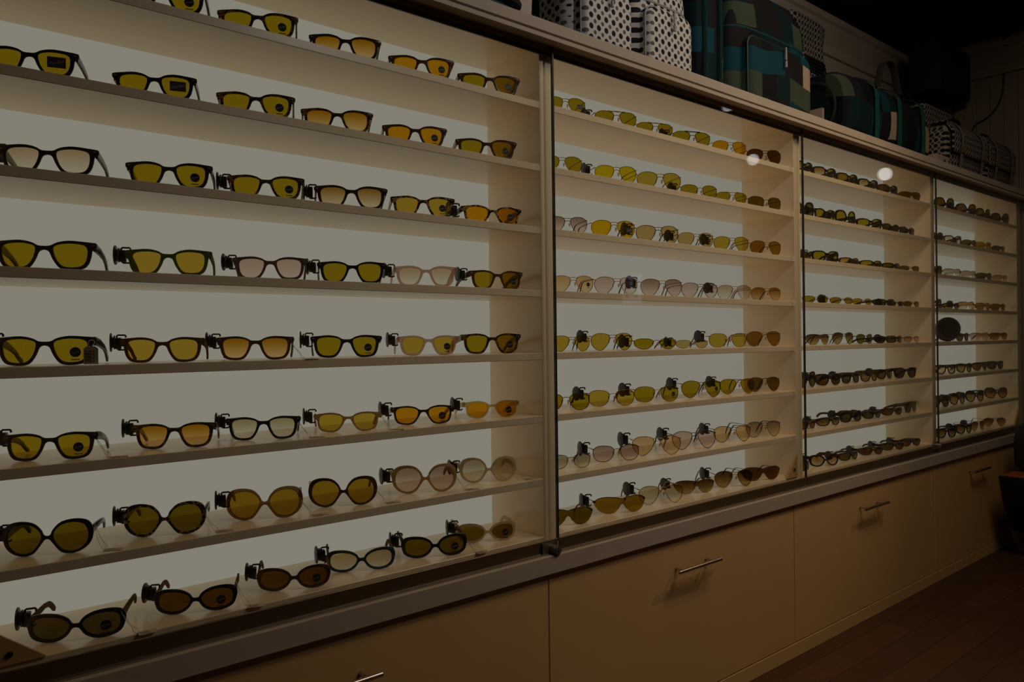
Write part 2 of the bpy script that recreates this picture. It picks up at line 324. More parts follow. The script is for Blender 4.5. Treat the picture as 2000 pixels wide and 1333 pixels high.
# ------------------------------------------------------------------ sunglasses kinds (millimetres, x to the viewer's right, z up)
def smooth(pts, n=5, closed=True):
    out = []; N = len(pts)
    for i in range(N if closed else N-1):
        p = [Vector(pts[j % N] if closed else pts[min(max(j, 0), N-1)]) for j in (i-1, i, i+1, i+2)]
        for k in range(n):
            t = k/n; t2 = t*t; t3 = t2*t
            out.append((p[1]*2+(p[2]-p[0])*t+(p[0]*2-p[1]*5+p[2]*4-p[3])*t2+(p[1]*3-p[0]-p[2]*3+p[3])*t3)*.5)
    if not closed: out.append(Vector(pts[-1]))
    return out
KIND = {
 'WAY': dict(word='thick-framed', k=.0015, lens=[(13, 8), (17, 14.5), (34, 18), (54, 16.5), (61.5, 11), (62, -1), (58.5, -13), (51, -19.5), (36, -21), (25, -18), (17, -7)],
   out=[(0, 13.5), (9, 14.2), (19, 19.5), (36, 22.8), (58, 21.5), (73, 20), (76, 17.5), (75, 11), (69.5, 7), (67.8, -3), (64, -15), (55.5, -23.5), (36, -26), (22, -22.5), (12.5, -9), (7, 4), (0, 7)], hz=13.5, th=14),
 'NEWW': dict(word='soft-square', k=.0017, lens=[(12, 6), (17, 13), (34, 16.5), (53, 15), (60.5, 8), (59.5, -5), (53.5, -15), (36, -18.5), (24, -15.5), (15, -5)],
   out=[(0, 11), (9, 11.8), (18, 17.2), (36, 20.6), (57, 18.8), (70, 17), (73, 14.5), (72, 9), (66, 5), (63.5, -8), (56, -18.5), (36, -22), (21, -18.5), (11, -6), (5.5, 4), (0, 5.8)], hz=12, th=12),
 'BUTT': dict(word='oversized round', k=.0020, lens=[(9.5, 1), (13, 13), (25, 22.5), (43, 24.5), (57.5, 18.5), (63.5, 4), (61, -12), (51, -22.5), (37, -26), (25, -22.5), (15.5, -12.5)],
   out=[(0, 3.5), (5, 5.5), (10, 16), (23, 27.5), (45, 30.5), (64, 24.5), (71, 8), (69.5, -8), (62.5, -20), (50, -28), (35, -30.2), (21, -26), (9.5, -11), (4, -3.5), (0, -2)], hz=6, th=15),
 'RECT': dict(word='rounded rectangular', k=.0020, lens=[(9.5, 0), (13.5, 8.5), (27, 15), (46, 16.5), (59.5, 12.5), (64, 1), (60.5, -11), (48, -17.8), (30, -18), (17, -11.5)],
   out=[(0, 4), (5, 5), (11, 13), (26, 20.5), (48, 22.5), (66, 18.5), (72, 8), (70.5, -4), (65, -16), (50, -22.6), (28, -22.8), (13, -15), (5.5, -4.5), (0, -2.2)], hz=10, th=13),
 'SPORT': dict(word='slim wraparound', k=.0034, lens=[(8.5, 4), (16, 10), (36, 11.5), (56, 9.5), (64, 3), (60, -7), (46, -13), (30, -14), (16, -9.5), (10, -2)],
   out=[(0, 8.5), (8, 10.5), (18, 14.2), (38, 15.5), (58, 13.8), (69, 9.5), (71, 3), (65, -7), (51, -15.8), (30, -17.2), (13.5, -12.5), (6.5, -3), (0, 2)], hz=5, th=11),
 'BIGSQ': dict(word='large square', k=.0022, lens=[(9.5, 8), (20, 15.5), (40, 16.5), (59, 13.5), (63.5, 3), (58.5, -13), (42, -20), (24, -19), (13.5, -9)],
   out=[(0, 12), (10, 14), (21, 20), (42, 21.5), (63, 19.5), (71.5, 12), (70, -2), (64, -17.5), (43, -25), (22, -23.8), (9.5, -11.5), (4.5, 2), (0, 5)], hz=11, th=14),
 'AVI': dict(word='aviator', wire=1, k=.0016, lens=[(9, 8), (14, 16.5), (32, 20.5), (50, 18.5), (62, 10), (63.5, -3), (57, -17), (45, -25.5), (33, -26), (21, -17), (11.5, -3)], bars=[[(13, 14.5), (6, 15.6), (0, 15.8)], [(10, 5), (5, 8.2), (0, 8.8)]], hz=13),
 'BROW': dict(word='brow-bar aviator', wire=1, k=.0016, lens=[(9, 6), (14, 14.5), (32, 17.5), (50, 16), (61, 8), (61.5, -4), (55, -16), (44, -22.5), (33, -23), (21, -16), (11.5, -4)], bars=[[(26, 18.2), (12, 17.5), (0, 17.2)], [(10, 4), (5, 7.2), (0, 7.8)]], hz=11),
 'SQW': dict(word='square wire', wire=1, k=.0017, lens=[(9, 6), (16, 15), (34, 18.5), (52, 17), (62.5, 9), (62.5, -6), (54.5, -17.5), (38, -21.5), (23, -18.5), (12.5, -8)], bars=[[(9.5, 8), (5, 9.4), (0, 9.8)]], hz=11),
 'RWI': dict(word='slim wire', wire=1, k=.0022, lens=[(9, 3), (18, 9.5), (36, 11.5), (54, 9.5), (62.5, 3), (59.5, -8), (45, -15.5), (28, -15.5), (14.5, -8)], bars=[[(9.2, 4), (5, 6.4), (0, 6.8)]], hz=6),
 'SHIELD': dict(word='shield', shield=1, k=.0030, top=[(0, 13), (14, 16.5), (38, 18.5), (58, 16), (69, 9), (71, 3)], bot=[(0, 1.5), (6, -2), (11, -11), (22, -20.5), (40, -23), (58, -16.5), (67, -6), (71, 1)], hz=8),
}
def prep(kd):
    K = KIND[kd]
    if K.get('shield'):
        K['w'] = 71; zmin = -23.5
    elif K.get('wire'):
        K['L'] = smooth(K['lens'], 4); K['w'] = max(p[0] for p in K['L'])+1.5; zmin = min(p[1] for p in K['L'])-1
    else:
        K['L'] = smooth(K['lens'], 4); K['O'] = smooth(K['out'], 3, False); K['w'] = max(p[0] for p in K['O']); zmin = min(p[1] for p in K['O'])
    K['z0'] = -zmin
S_ = .001
def wrap(K, x, d, z): return (x*S_, (d+K['k']*x*x)*S_, z*S_)       # the front follows a shallow arc
def curve_front(K):
    cu = bpy.data.curves.new('t', 'CURVE'); cu.dimensions = '2D'; cu.fill_mode = 'BOTH'
    O = K['O']; full = [(p[0], p[1]) for p in O]+[(-p[0], p[1]) for p in O[-2:0:-1]]
    loops = [full, [(p[0], p[1]) for p in K['L']], [(-p[0], p[1]) for p in K['L']]]
    for lp in loops:
        s = cu.splines.new('POLY'); s.points.add(len(lp)-1); s.use_cyclic_u = True
        for q, p in zip(s.points, lp): q.co = (p[0], p[1], 0, 1)
    cu.extrude = 1.5; cu.bevel_depth = .7; cu.bevel_resolution = 1; cu.offset = -.7
    o = bpy.data.objects.new('t', cu); COL.objects.link(o)
    dg = bpy.context.evaluated_depsgraph_get(); me = bpy.data.meshes.new_from_object(o.evaluated_get(dg))
    bpy.data.objects.remove(o); bpy.data.curves.remove(cu)
    bm = bmesh.new(); bm.from_mesh(me); bpy.data.meshes.remove(me)
    bmesh.ops.remove_doubles(bm, verts=bm.verts, dist=.02)
    for v in bm.verts: v.co = wrap(K, v.co.x, v.co.z, v.co.y)
    # two rivets on each hinge corner
    for s in (-1, 1):
        x = s*(K['w']-6.5); z = K['hz']+2.2
        if K is KIND['WAY'] or K is KIND['NEWW']:
            c0 = Vector(wrap(K, x, -2.1, z)); b2 = [(c0.x-.0022, c0.x+.0022)]
            box(bm, c0.x-.0024, c0.x+.0024, c0.y-.0004, c0.y+.001, c0.z-.0006, c0.z+.0006, 1)
        else:
            for i in range(3):
                c0 = Vector(wrap(K, s*(K['w']-5-5*i), -2.1, K['hz']+4+i*2.2)); box(bm, c0.x-.0006, c0.x+.0006, c0.y-.0003, c0.y+.001, c0.z-.0006, c0.z+.0006, 1)
    # nose pads moulded to the inner rims
    return mesh('frame_front', bm, [FR['black'], M_let], True, 35)
def wire_front(K):
    bm = bmesh.new()
    for s in (-1, 1):
        tube(bm, [wrap(K, s*p[0], 0, p[1]) for p in K['L']], .00085, 6, True)
        w = K['w']-1.5; tube(bm, [wrap(K, s*(w-1.5), 0, K['hz']-1), wrap(K, s*(w+1.5), .5, K['hz']), wrap(K, s*(w+1.8), 4, K['hz'])], .0012, 6)
        tube(bm, [wrap(K, s*9.8, .5, 2), wrap(K, s*8.8, 4, 1), wrap(K, s*8.5, 6, -2)], .0005, 5)
    for i, b_ in enumerate(K['bars']):
        pts = smooth([(-p[0], p[1]) for p in b_]+[(p[0], p[1]) for p in b_[-2::-1]], 3, False)
        tube(bm, [wrap(K, p[0], -.6*(i == 0), p[1]) for p in pts], .0016 if (K is KIND['BROW'] and i == 0) else .0009, 6)
    return mesh('frame_front', bm, [FR['gold']], True, 60)
def lens_mesh(K, s):
    bm = bmesh.new(); L_ = [Vector((s*p[0], p[1])) for p in K['L']]; c0 = sum(L_, Vector((0, 0)))/len(L_)
    grow = 1.03
    rings = []
    for d in (-.8, .8):
        vs = []; ctr = bm.verts.new(wrap(K, c0.x, d-1.1, c0.y)); prev = None
        for t in (.5, 1):
            r = [bm.verts.new(wrap(K, *(lambda q: (q.x, d-1.1*(1-t*t), q.y))(c0+(p-c0)*t*grow))) for p in L_]
            n = len(r)
            for i in range(n):
                j = (i+1) % n
                if prev: bm.faces.new((prev[i], prev[j], r[j], r[i]))
                else: bm.faces.new((ctr, r[i], r[j]))
            prev = r
        rings.append(prev)
    n = len(rings[0])
    for i in range(n): j = (i+1) % n; bm.faces.new((rings[0][i], rings[0][j], rings[1][j], rings[1][i]))
    return mesh('lens', bm, [LE['olive']], True, 40), c0
def interp(pts, x):
    for a, b_ in zip(pts, pts[1:]):
        if a[0] <= x <= b_[0]+1e-6:
            t = (x-a[0])/(b_[0]-a[0]+1e-9); return a[1]+(b_[1]-a[1])*t
    return pts[-1][1]
def shield_meshes(K):
    tp = [(p.x, p.y) for p in smooth(K['top'], 4, False)]; bt = [(p.x, p.y) for p in smooth(K['bot'], 4, False)]
    xs = [-70.5+141*i/60 for i in range(61)]; bm = bmesh.new(); sides = []
    for d in (-.8, .8):
        g = []
        for x in xs:
            a, b_ = interp(tp, abs(x)), interp(bt, abs(x)); g.append([bm.verts.new(wrap(K, x, d, b_+(a-b_)*j/6)) for j in range(7)])
        for p, q in zip(g, g[1:]):
            for j in range(6): bm.faces.new((p[j], q[j], q[j+1], p[j+1]))
        sides.append([r[0] for r in g]+g[-1][1:]+[r[6] for r in g[-2::-1]]+g[0][5:0:-1])
    a, b_ = sides; n = len(a)
    for i in range(n): j = (i+1) % n; bm.faces.new((a[i], a[j], b_[j], b_[i]))
    lens = mesh('lens', bm, [LE['olive']], True, 50)
    bm = bmesh.new()
    tube(bm, [wrap(K, x, -.2, interp(tp, abs(x))) for x in xs], .0013, 6)
    tube(bm, [wrap(K, x, .0, interp(bt, abs(x))) for x in xs if abs(x) < 14], .0008, 6)
    for s in (-1, 1): tube(bm, [wrap(K, s*68, 0, 9), wrap(K, s*70.5, 1, 6), wrap(K, s*71, 4, K['hz'])], .003, 6)
    return lens, mesh('frame_front', bm, [FR['dark']], True, 60)
def temple_mesh(K, s, wire):
    bm = bmesh.new(); hz = K['hz']; x0 = K['w']-(1.5 if wire else 4.2); y0 = K['k']*x0*x0+(4 if wire else 2.2); base = -K['z0']
    LEN = (120 if K['word'] in ('oversized round', 'rounded rectangular') else 112)-y0*.5
    def P(t, z, inn=0): return Vector(((x0-inn)*s*S_, (y0+t*LEN)*S_, z*S_))
    dz = hz-base
    if wire:
        pts = [P(0, hz), P(.3, hz), P(.62, hz-1), P(.76, hz-4, 1), P(.88, hz-dz*.45, 2), P(.96, base+dz*.25, 3), P(1, base+1.3, 4)]
        tube(bm, pts, [.0009, .0009, .001, .0017, .0019, .0019, .0012], 6)
    else:
        flat_ = K is KIND['WAY'] or K is KIND['NEWW']
        hts = [K['th']*1.05, K['th'], K['th']*.78, K['th']*.62, 7.2, 7.8, 8.4, 6]
        ts = [0, .10, .32, .58, .76, .87, .96, 1.0]
        zs = [hz, hz-.4, hz-1.2, hz-2.2, hz-5.5, hz-dz*.42, base+dz*.28, base+dz*.12+3]
        if flat_: hts[1:5] = [K['th']*1.05, K['th']*.95, K['th']*.7, 8.5]; zs = [hz-dz*f for f in (0, .02, .10, .27, .47, .70, .84, .87)]
        if K is KIND['RECT'] or K is KIND['BUTT']:
            ts = [0, .10, .36, .64, .81, .91, .97, 1.0]; zs = [hz, hz+.4, hz+1.4, hz+1.2, hz-1.8, hz-dz*.26, hz-dz*.46, hz-dz*.54]; hts[4:] = [9, 9.6, 9.6, 7]
        cen = [Vector((y0+t*LEN, z)) for t, z in zip(ts, zs)]; rings = []
        for i, (c0, h) in enumerate(zip(cen, hts)):
            t = (cen[min(i+1, 7)]-cen[max(i-1, 0)]).normalized(); nrm = Vector((-t.y, t.x)); hw = 2.0 if i < 7 else 1.2
            inn = 0 if i < 4 else (i-3)*1.0; r = []
            for u, v in ((-1, -.8), (-.7, -1), (.7, -1), (1, -.8), (1, .8), (.7, 1), (-.7, 1), (-1, .8)):
                q = c0+nrm*(v*h/2); r.append(((x0-inn)*s*S_+u*hw*S_, q.x*S_, max(q.y, base+.3)*S_))
            rings.append(r)
        loft(bm, rings)
    return mesh('temple', bm, [FR['black']], True, 50)
def sticker_mesh(rect=False):
    bm = bmesh.new()
    if rect: box(bm, -.0145, .0145, -.0001, .0002, -.0095, .0095)
    else:
        cyl(bm, (0, .0002, 0), (0, -.0001, 0), .0083, 28)
        for i in range(5): box(bm, -.006+i*.0026, -.0042+i*.0026, -.0001, .0002, -.0135, -.0112)
    cu = bpy.data.curves.new('t', 'FONT'); cu.body = 'Ray-Ban'; cu.size = .0075 if rect else .0041; cu.shear = .3; cu.align_x = 'CENTER'; cu.align_y = 'CENTER'; cu.resolution_u = 2
    o = bpy.data.objects.new('t', cu); COL.objects.link(o); dg = bpy.context.evaluated_depsgraph_get()
    me = bpy.data.meshes.new_from_object(o.evaluated_get(dg)); bpy.data.objects.remove(o); bpy.data.curves.remove(cu)
    b2 = bmesh.new(); b2.from_mesh(me); bpy.data.meshes.remove(me); a = math.radians(14)
    vm = {}
    for v in b2.verts:
        x, z = v.co.x, v.co.y; vm[v] = bm.verts.new((x*math.cos(a)-z*math.sin(a), -.0003, x*math.sin(a)+z*math.cos(a)))
    for f in b2.faces: g = bm.faces.new([vm[v] for v in f.verts]); g.material_index = 1
    b2.free()
    return mesh('sticker', bm, [M_purp if rect else M_stick, M_let], False)
ST_R, ST_Q = sticker_mesh(), sticker_mesh(True)
def tag_mesh():
    bm = bmesh.new()            # clip-on alarm tag: two discs on a hub, a clip block and a hook
    tube(bm, [(-.0230, 0, 0), (-.0222, 0, 0), (-.0200, 0, 0), (-.0192, 0, 0)], [.0165, .0182, .0182, .0165], 24)
    cyl(bm, (-.0192, 0, 0), (-.0165, 0, 0), .0105, 18); tube(bm, [(-.0165, 0, 0), (-.0155, 0, 0), (-.0135, 0, 0)], [.0125, .014, .0125], 20)
    cyl(bm, (-.0235, 0, 0), (-.0228, 0, 0), .007, 16)
    b2 = bmesh.new(); box(b2, -.0135, -.003, -.008, .008, -.013, .009); bevel(b2, .0015); me = bpy.data.meshes.new('t'); b2.to_mesh(me); b2.free(); bm.from_mesh(me); bpy.data.meshes.remove(me)
    tube(bm, [(-.011, 0, .008), (-.011, 0, .0125), (-.009, 0, .014), (.003, 0, .014), (.0045, 0, .0125), (.0045, 0, .009)], .0018, 6)
    tube(bm, [(-.010, 0, -.012), (-.008, 0, -.0145), (.002, 0, -.0145), (.0045, 0, -.012)], .0018, 6)
    return mesh('security_tag', bm, [M_black], True, 45)
TAGM = tag_mesh()
def price_meshes():
    bm = bmesh.new(); box(bm, -.015, .015, -.009, .009, 0, .0006)
    for i in range(9): box(bm, -.011+i*.0017, -.0101+i*.0017-(.0004 if i % 3 else 0), -.006, .005, .0006, .0007, 1)
    card = mesh('price_tag', bm, [M_card, M_ink], False)
    bm = bmesh.new(); random.seed(3)
    tube(bm, smooth([(-.014, 0, .0008), (-.020, .004, .004), (-.024, .002, .014), (-.030, .012, .024), (-.034, .020, .036), (-.036, .022, .044)], 4, False), .0004, 4)
    tube(bm, smooth([(-.014, .001, .0008), (-.012, .010, .005), (-.020, .014, .012), (-.026, .016, .022), (-.033, .022, .036), (-.036, .022, .044)], 4, False), .0004, 4)
    st = mesh('string', bm, [M_string], True)
    bm = bmesh.new()      # a tag that hangs upright
    bmp = [(-.011, 0), (.011, 0), (.011, .026), (.006, .030), (-.006, .030), (-.011, .026)]
    loft(bm, [[(x, yy, z) for x, z in bmp] for yy in (-.0003, .0003)])
    for i in range(11): box(bm, -.0095, .0015, -.0004, -.0003, .0025+i*.0019, .0025+i*.0019+(.0012 if i % 3 else .0008), 1)
    for i in range(4): box(bm, .0035, .005, -.0004, -.0003, .003+i*.0055, .0065+i*.0055, 1)
    up = mesh('price_tag', bm, [M_card, M_ink], False)
    bm = bmesh.new(); tube(bm, smooth([(-.001, 0, .027), (-.004, .0, .033), (-.002, .004, .040), (.004, .008, .038), (.003, .002, .031), (.001, 0, .027)], 3, False), .0005, 4)
    return card, st, up, mesh('string', bm, [M_string], True)
CARD, STRG, CARDUP, STRUP = price_meshes()
def pad_mesh():
    bm = bmesh.new(); bmesh.ops.create_uvsphere(bm, u_segments=8, v_segments=6, radius=1)
    for v in bm.verts: v.co = (v.co.x*.0012, v.co.y*.003, v.co.z*.0058)
    return mesh('nose_pad', bm, [FR['pale pink']], True, 180)
PAD = pad_mesh()
GEO = {}
for kd in KIND:
    prep(kd); K = KIND[kd]; wire = bool(K.get('wire') or K.get('shield'))
    if K.get('shield'): ln, fr = shield_meshes(K); GEO[kd] = (fr, [(ln, Vector((36, -2)))])
    else: GEO[kd] = (wire_front(K) if wire else curve_front(K), [lens_mesh(K, -1), lens_mesh(K, 1)])
    GEO[kd] += ([temple_mesh(K, -1, wire), temple_mesh(K, 1, wire)],)
# ------------------------------------------------------------------ what stands on the shelves
# each row: (left px, right px, kind, frame colour, lens, flags)   r round sticker, q square sticker, t alarm tag, p price tag on shelf, u upright price tag
ROWS = {
 (0, 0): [(228, 406, 'WAY', 'black', 'olive', 'r'), (424, 583, 'WAY', 'tortoiseshell', 'olive', 'r'), (603, 745, 'WAY', 'dark brown', 'amber gradient', ''), (758, 887, 'WAY', 'brown', 'amber', 'r'), (893, 1016, 'WAY', 'brown', 'olive', 'r')],
 (0, 1): [(-36, 155, 'WAY', 'black', 'olive', 'q'), (219, 385, 'WAY', 'black', 'olive', 'q'), (422, 577, 'WAY', 'tortoiseshell', 'olive', 'r'), (587, 729, 'WAY', 'tortoiseshell', 'amber gradient', ''), (746, 873, 'WAY', 'brown', 'amber', 'r'), (889, 1009, 'WAY', 'brown', 'olive', 'r')],
 (0, 2): [(-5, 194, 'WAY', 'dark brown', 'faded brown', 't'), (245, 416, 'WAY', 'dark brown', 'olive', 'r'), (443, 595, 'WAY', 'tortoiseshell', 'olive', 'rt'), (613, 757, 'WAY', 'dark brown', 'brown gradient', 't'), (762, 888, 'WAY', 'spotted tortoiseshell', 'light olive', 'r'), (898, 1022, 'NEWW', 'spotted tortoiseshell', 'amber', 'rt')],
 (0, 3): [(-14, 190, 'WAY', 'dark brown', 'olive', ''), (243, 415, 'WAY', 'green', 'light olive', 't'), (454, 601, 'WAY', 'purple-grey', 'pink', 't'), (619, 755, 'WAY', 'black', 'olive', 't'), (768, 893, 'WAY', 'pale pink', 'faded brown', 't'), (913, 1026, 'WAY', 'brown', 'olive', 'rt')],
 (0, 4): [(-12, 190, 'WAY', 'dark brown', 'olive', 'rtu'), (234, 401, 'WAY', 'horn brown', 'light olive', 't'), (422, 575, 'WAY', 'horn brown', 'amber gradient', 'tp'), (606, 746, 'WAY', 'black', 'olive', 'rt'), (775, 896, 'WAY', 'pale pink', 'light olive', 'rt'), (899, 1019, 'WAY', 'tortoiseshell', 'olive', 'r')],
 (0, 5): [(5, 193, 'WAY', 'dark brown', 'olive', 'rtp'), (258, 424, 'WAY', 'tortoiseshell', 'amber gradient', 't'), (440, 588, 'WAY', 'black', 'clear', 'tp'), (612, 745, 'NEWW', 'beige', 'light olive', 'tp'), (762, 888, 'NEWW', 'dark brown', 'amber', 'rt'), (903, 1015, 'NEWW', 'clear yellow', 'amber', 'rt')],
 (0, 6): [(6, 183, 'BUTT', 'black', 'dark olive', 'tp'), (241, 403, 'BUTT', 'spotted tortoiseshell', 'dark olive', 'tp'), (441, 592, 'BUTT', 'clear brown', 'brown', 'tp'), (602, 737, 'BUTT', 'brown', 'brown', 'p'), (765, 892, 'BUTT', 'beige', 'mauve', 'tp'), (897, 1008, 'BUTT', 'white', 'smoky gradient', 'tp')],
 (0, 7): [(53, 247, 'RECT', 'black', 'dark grey', 'rtp'), (301, 464, 'RECT', 'black', 'dark brown', 'rtp'), (501, 646, 'RECT', 'brown', 'dark brown', 'rt'), (637, 772, 'RECT', 'blue', 'clear', 'tb'), (783, 912, 'RECT', 'black', 'dark olive', 'rtp'), (893, 1007, 'RECT', 'white', 'dark olive', 'rtb')],
 (1, 0): [(1062, 1143, 'AVI', 'gold', 'olive', 'q'), (1161, 1243, 'BROW', 'gold', 'olive', 't'), (1242, 1314, 'BROW', 'gold', 'olive', 'r'), (1313, 1387, 'BROW', 'dark', 'olive', 't'), (1391, 1457, 'AVI', 'gold', 'amber', ''), (1458, 1525, 'AVI', 'dark', 'dark brown', '')],
 (1, 1): [(1054, 1137, 'AVI', 'gold', 'olive', 't'), (1161, 1243, 'AVI', 'gold', 'bright yellow', 't'), (1243, 1330, 'AVI', 'gold', 'light olive', ''), (1329, 1400, 'SQW', 'dark', 'olive', 't'), (1398, 1458, 'BROW', 'gold', 'olive', ''), (1458, 1528, 'SQW', 'dark', 'dark olive', '')],
 (1, 2): [(1066, 1147, 'AVI', 'dark', 'mauve', 't'), (1154, 1240, 'AVI', 'gold', 'yellow-amber', 'q'), (1241, 1325, 'AVI', 'dark', 'tan', 't'), (1323, 1393, 'AVI', 'gold', 'tan', 'rt'), (1393, 1462, 'AVI', 'gold', 'light olive', 't'), (1462, 1528, 'AVI', 'gold', 'brown', '')],
 (1, 3): [(1076, 1159, 'AVI', 'gold', 'peach', 'rt'), (1160, 1245, 'AVI', 'gold', 'pink', ''), (1250, 1332, 'AVI', 'gold', 'mauve', 't'), (1330, 1401, 'AVI', 'dark', 'pink', ''), (1400, 1466, 'AVI', 'gold', 'faded brown', 't'), (1465, 1526, 'AVI', 'gold', 'brown gradient', '')],
 (1, 4): [(1077, 1152, 'AVI', 'dark', 'light olive', 't'), (1153, 1235, 'AVI', 'dark', 'light olive', 't'), (1237, 1320, 'RWI', 'dark', 'olive', 't'), (1319, 1382, 'RWI', 'dark', 'tan', 't'), (1384, 1458, 'SQW', 'gold', 'light olive', 't'), (1457, 1524, 'AVI', 'gold', 'brown', '')],
 (1, 5): [(1054, 1152, 'SQW', 'dark', 'olive', 't'), (1148, 1239, 'SQW', 'gold', 'light olive', 't'), (1238, 1325, 'SQW', 'gold', 'olive', 'rt'), (1330, 1408, 'AVI', 'dark', 'olive', 'rt'), (1405, 1474, 'AVI', 'gold', 'olive', 'rt'), (1459, 1523, 'AVI', 'dark', 'dark olive', '')],
 (1, 6): [(1072, 1153, 'SQW', 'dark', 'smoky gradient', 't'), (1157, 1248, 'SQW', 'dark', 'mauve', 't'), (1234, 1330, 'AVI', 'gold', 'peach', 't'), (1312, 1398, 'AVI', 'dark', 'pink', 'tb'), (1393, 1466, 'AVI', 'dark', 'peach', 't'), (1456, 1525, 'AVI', 'dark', 'smoky gradient', '')],
 (1, 7): [(1047, 1152, 'SHIELD', 'dark', 'dark olive', 't'), (1160, 1259, 'SHIELD', 'dark', 'brown', 't'), (1247, 1334, 'AVI', 'gold', 'clear', 't'), (1316, 1394, 'SHIELD', 'dark', 'dark brown gradient', 'tb'), (1395, 1470, 'AVI', 'gold', 'dark brown gradient', 't'), (1447, 1522, 'SHIELD', 'dark', 'dark brown', '')],
 (2, 0): [(1545, 1586, 'BIGSQ', 'black', 'brown gradient', ''), (1586, 1632, 'BIGSQ', 'dark brown', 'brown gradient', ''), (1632, 1674, 'BIGSQ', 'dark brown', 'brown', ''), (1674, 1714, 'BIGSQ', 'black', 'brown gradient', ''), (1714, 1752, 'BIGSQ', 'brown', 'dark brown', ''), (1753, 1797, 'SHIELD', 'dark', 'dark olive', '')],
 (2, 1): [(1540, 1589, 'BUTT', 'black', 'dark olive', 't'), (1588, 1630, 'WAY', 'black', 'olive', 't'), (1630, 1670, 'BUTT', 'black', 'olive', 't'), (1671, 1722, 'BIGSQ', 'black', 'olive', ''), (1721, 1755, 'NEWW', 'black', 'dark grey', ''), (1754, 1785, 'NEWW', 'dark brown', 'dark grey', '')],
 (2, 2): [(1540, 1583, 'SPORT', 'brown', 'brown', ''), (1584, 1637, 'BIGSQ', 'black', 'olive', 't'), (1637, 1676, 'SPORT', 'dark brown', 'amber gradient', 't'), (1677, 1721, 'SPORT', 'black', 'olive', 't'), (1721, 1756, 'SPORT', 'black', 'dark olive', ''), (1755, 1795, 'RWI', 'dark', 'dark olive', '')],
 (2, 3): [(1566, 1617, 'RWI', 'dark', 'olive', 't'), (1620, 1664, 'RWI', 'dark', 'brown', 't'), (1664, 1701, 'RWI', 'gold', 'olive', ''), (1703, 1746, 'SPORT', 'black', 'dark olive', ''), (1732, 1764, 'RWI', 'dark', 'dark grey', 'tb'), (1762, 1797, 'RWI', 'dark', 'dark olive', '')],
 (2, 4): [(1572, 1618, 'SHIELD', 'dark', 'dark brown gradient', 't'), (1625, 1666, 'AVI', 'dark', 'dark brown gradient', ''), (1672, 1703, 'SQW', 'dark', 'dark olive', ''), (1706, 1738, 'SPORT', 'black', 'dark grey', ''), (1728, 1760, 'SPORT', 'dark brown', 'dark olive', 'tb'), (1759, 1801, 'RWI', 'dark', 'mauve', '')],
 (2, 5): [(1553, 1592, 'BUTT', 'black', 'dark brown', 't'), (1591, 1641, 'BIGSQ', 'dark brown', 'dark brown', 't'), (1641, 1678, 'NEWW', 'black', 'dark grey', 't'), (1680, 1712, 'RECT', 'horn brown', 'dark brown gradient', ''), (1712, 1741, 'RECT', 'dark brown', 'dark brown', 'tb'), (1743, 1790, 'WAY', 'black', 'dark grey', '')],
 (2, 6): [(1552, 1591, 'SPORT', 'brown', 'dark brown', 't'), (1591, 1639, 'SPORT', 'dark brown', 'dark brown gradient', 't'), (1639, 1682, 'RECT', 'black', 'dark grey', 't'), (1682, 1719, 'SPORT', 'black', 'dark grey', 't'), (1718, 1761, 'SPORT', 'brown', 'dark brown', 't'), (1760, 1796, 'WAY', 'brown', 'dark grey', '')],
 (2, 7): [(1552, 1578, 'SPORT', 'black', 'dark grey', ''), (1580, 1637, 'RECT', 'black', 'brown gradient', 't'), (1635, 1674, 'SPORT', 'black', 'dark olive', 't'), (1674, 1724, 'SPORT', 'brown', 'dark brown', 't'), (1716, 1765, 'SPORT', 'dark brown', 'dark olive', 't'), (1752, 1797, 'SPORT', 'black', 'dark olive', 't')],
 (3, 0): [(1824, 1863, 'BUTT', 'black', 'dark brown', 't'), (1866, 1906, 'BUTT', 'tortoiseshell', 'dark brown', 't'), (1906, 1933, 'BUTT', 'horn brown', 'dark olive', ''), (1935, 1970, 'BUTT', 'dark brown', 'dark grey', 't')],
 (3, 1): [(1808, 1841, 'BIGSQ', 'tortoiseshell', 'dark brown', 't'), (1842, 1877, 'BIGSQ', 'tortoiseshell', 'faded brown', ''), (1877, 1906, 'SHIELD', 'dark', 'dark grey', 't'), (1905, 1935, 'BIGSQ', 'clear yellow', 'olive', ''), (1936, 1962, 'SHIELD', 'dark', 'dark grey', '')],
 (3, 2): [(1808, 1839, 'BIGSQ', 'black', 'dark grey', ''), (1840, 1876, 'SHIELD', 'gold', 'smoky gradient', 't'), (1875, 1905, 'SHIELD', 'gold', 'mauve', ''), (1905, 1936, 'SHIELD', 'dark', 'dark grey', ''), (1936, 1969, 'SHIELD', 'dark', 'mauve', '')],
 (3, 3): [(1806, 1838, 'BIGSQ', 'black', 'dark olive', ''), (1839, 1872, 'SPORT', 'dark brown', 'brown', ''), (1868, 1902, 'SHIELD', 'dark', 'brown gradient', 't'), (1903, 1933, 'SHIELD', 'dark', 'brown', ''), (1933, 1963, 'SHIELD', 'dark', 'dark olive', '')],
 (3, 4): [(1866, 1891, 'NEWW', 'tortoiseshell', 'dark brown', ''), (1892, 1931, 'SHIELD', 'dark', 'mauve', ''), (1931, 1967, 'SHIELD', 'dark', 'dark brown gradient', '')],
 (3, 5): [(1824, 1866, 'BIGSQ', 'black', 'brown gradient', ''), (1867, 1897, 'BIGSQ', 'horn brown', 'dark brown gradient', ''), (1897, 1927, 'SHIELD', 'dark', 'dark brown', ''), (1927, 1959, 'BIGSQ', 'black', 'dark grey', '')],
